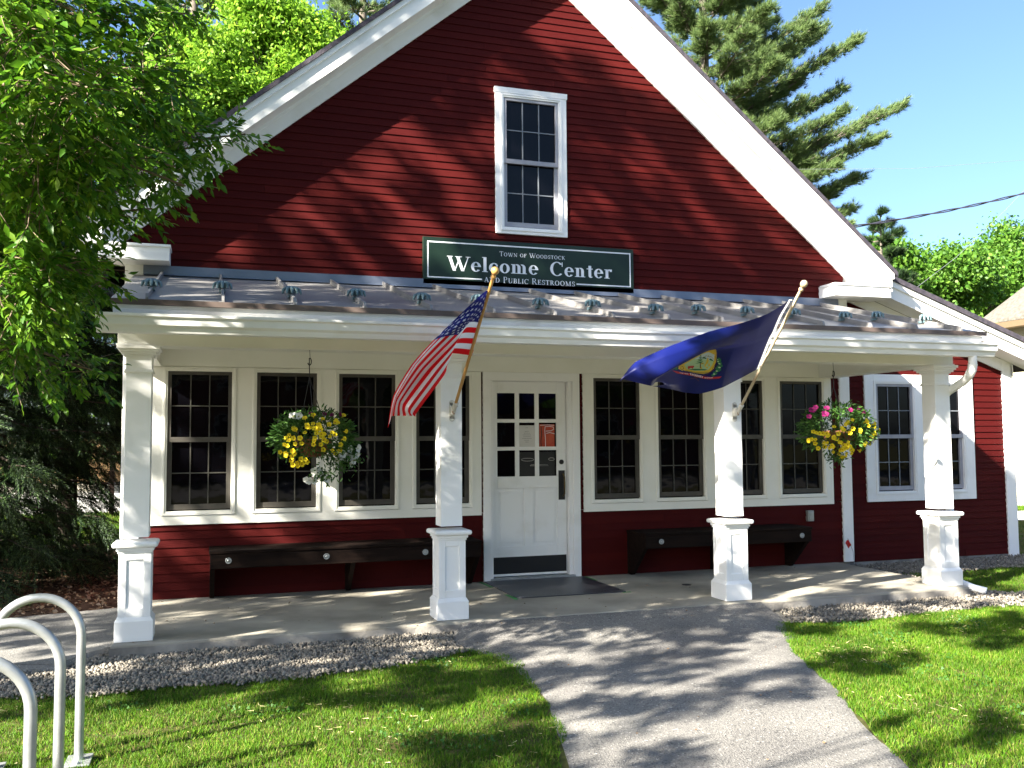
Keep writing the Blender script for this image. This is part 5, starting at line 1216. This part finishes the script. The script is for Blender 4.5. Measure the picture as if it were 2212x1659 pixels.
s = MB()
for a in (0, 2.1, 4.2): s.tube([(19.08 + .08 * math.cos(a), 8.1 + .08 * math.sin(a), .80), (19.08 + .28 * math.cos(a), 8.1 + .28 * math.sin(a), G)], .015, 6)
obj('leg', s, M_black, gc)
s = MB(); s.tube([(18.55, 8.3, G + .9), (19.25, 8.6, 2.25)], .035, 8); s.tube([(18.55, 8.3, G + .9), (18.48, 8.27, G)], .03, 8); tag(obj('leaning_pole', s, M_white), 'white pole leaning towards the cream house wall behind the bench', 'pole')
# overhead lines
s = MB(); A, Bq = Vector((10.3, 6.0, 5.18)), Vector((19.5, 5.2, 7.75)); NP = 90
for ph, r_ in ((0, .016), (3.14, .016)):
    pts = []
    for i in range(NP + 1):
        t = i / NP; p = A.lerp(Bq, t) + Vector((0, 0, -.30 * math.sin(t * math.pi))); a = t * 46 + ph; pts.append(p + Vector((0, math.cos(a), math.sin(a))) * .016)
    s.tube(pts, r_ * .8, 6)
tag(obj('service_cable', s, material('cable_black', (.03, .03, .045), .5)), 'thick twisted overhead cable running from the roof to the upper right', 'cable')
s = MB(); s.tube([(30, 26, 8.0), (33.3, 26.4, 10.0), (36.8, 26.8, 12.6), (39, 27, 14.4)], .010, 5)
tag(obj('guy_wire', s, M_galv), 'thin pale wire slanting up past the chimney', 'wire')
s = MB(); s.tube([(12.0, 12, 8.2), (18, 12.0, 8.75), (24, 11.8, 9.6), (30, 11.5, 10.8)], .004, 5)
tag(obj('overhead_wire', s, M_galv), 'thin pale overhead wire crossing the sky above the twisted cable', 'wire')

# ------------------------------------------------------------------ across the street, behind the camera (seen only in the window glass)
bb = empty('brick_building', (6, -34, G), 'long red brick building across the street', 'building'); s = MB()
wins = [(-9 + 3.2 * k, 1.0, -7.7 + 3.2 * k, 2.9) for k in range(11)] + [(-9 + 3.2 * k, 4.2, -7.7 + 3.2 * k, 6.0) for k in range(11)]
s.box(-12, -42, G, 27, -34, 7.6); obj('wall', s, M_brick, bb)
s = MB(); s.box(-12.2, -42.2, 7.6, 27.2, -33.8, 7.9); obj('cornice', s, M_white, bb)
for x0, z0, x1, z1 in wins:
    s = MB(); s.box(x0, -33.99, z0, x1, -33.9, z1); w_ = obj('window', s, M_white, bb); s = MB(); s.box(x0 + .1, -33.9, z0 + .1, x1 - .1, -33.88, z1 - .1); obj('pane', s, M_glass, w_)
for i, x in enumerate((-3, 7, 17, 26)):
    broadleaf('street_tree', ['street tree behind the camera, leftmost of four', 'street tree behind the camera, second from the left', 'street tree behind the camera, third from the left', 'street tree behind the camera, rightmost of four'][i], (x, -29, G), rb(x, -29, 6.5, 2.6, 3.0, 10, 1.6), 5000, .4, M_leafd, 'street trees across the road', tr=.2)
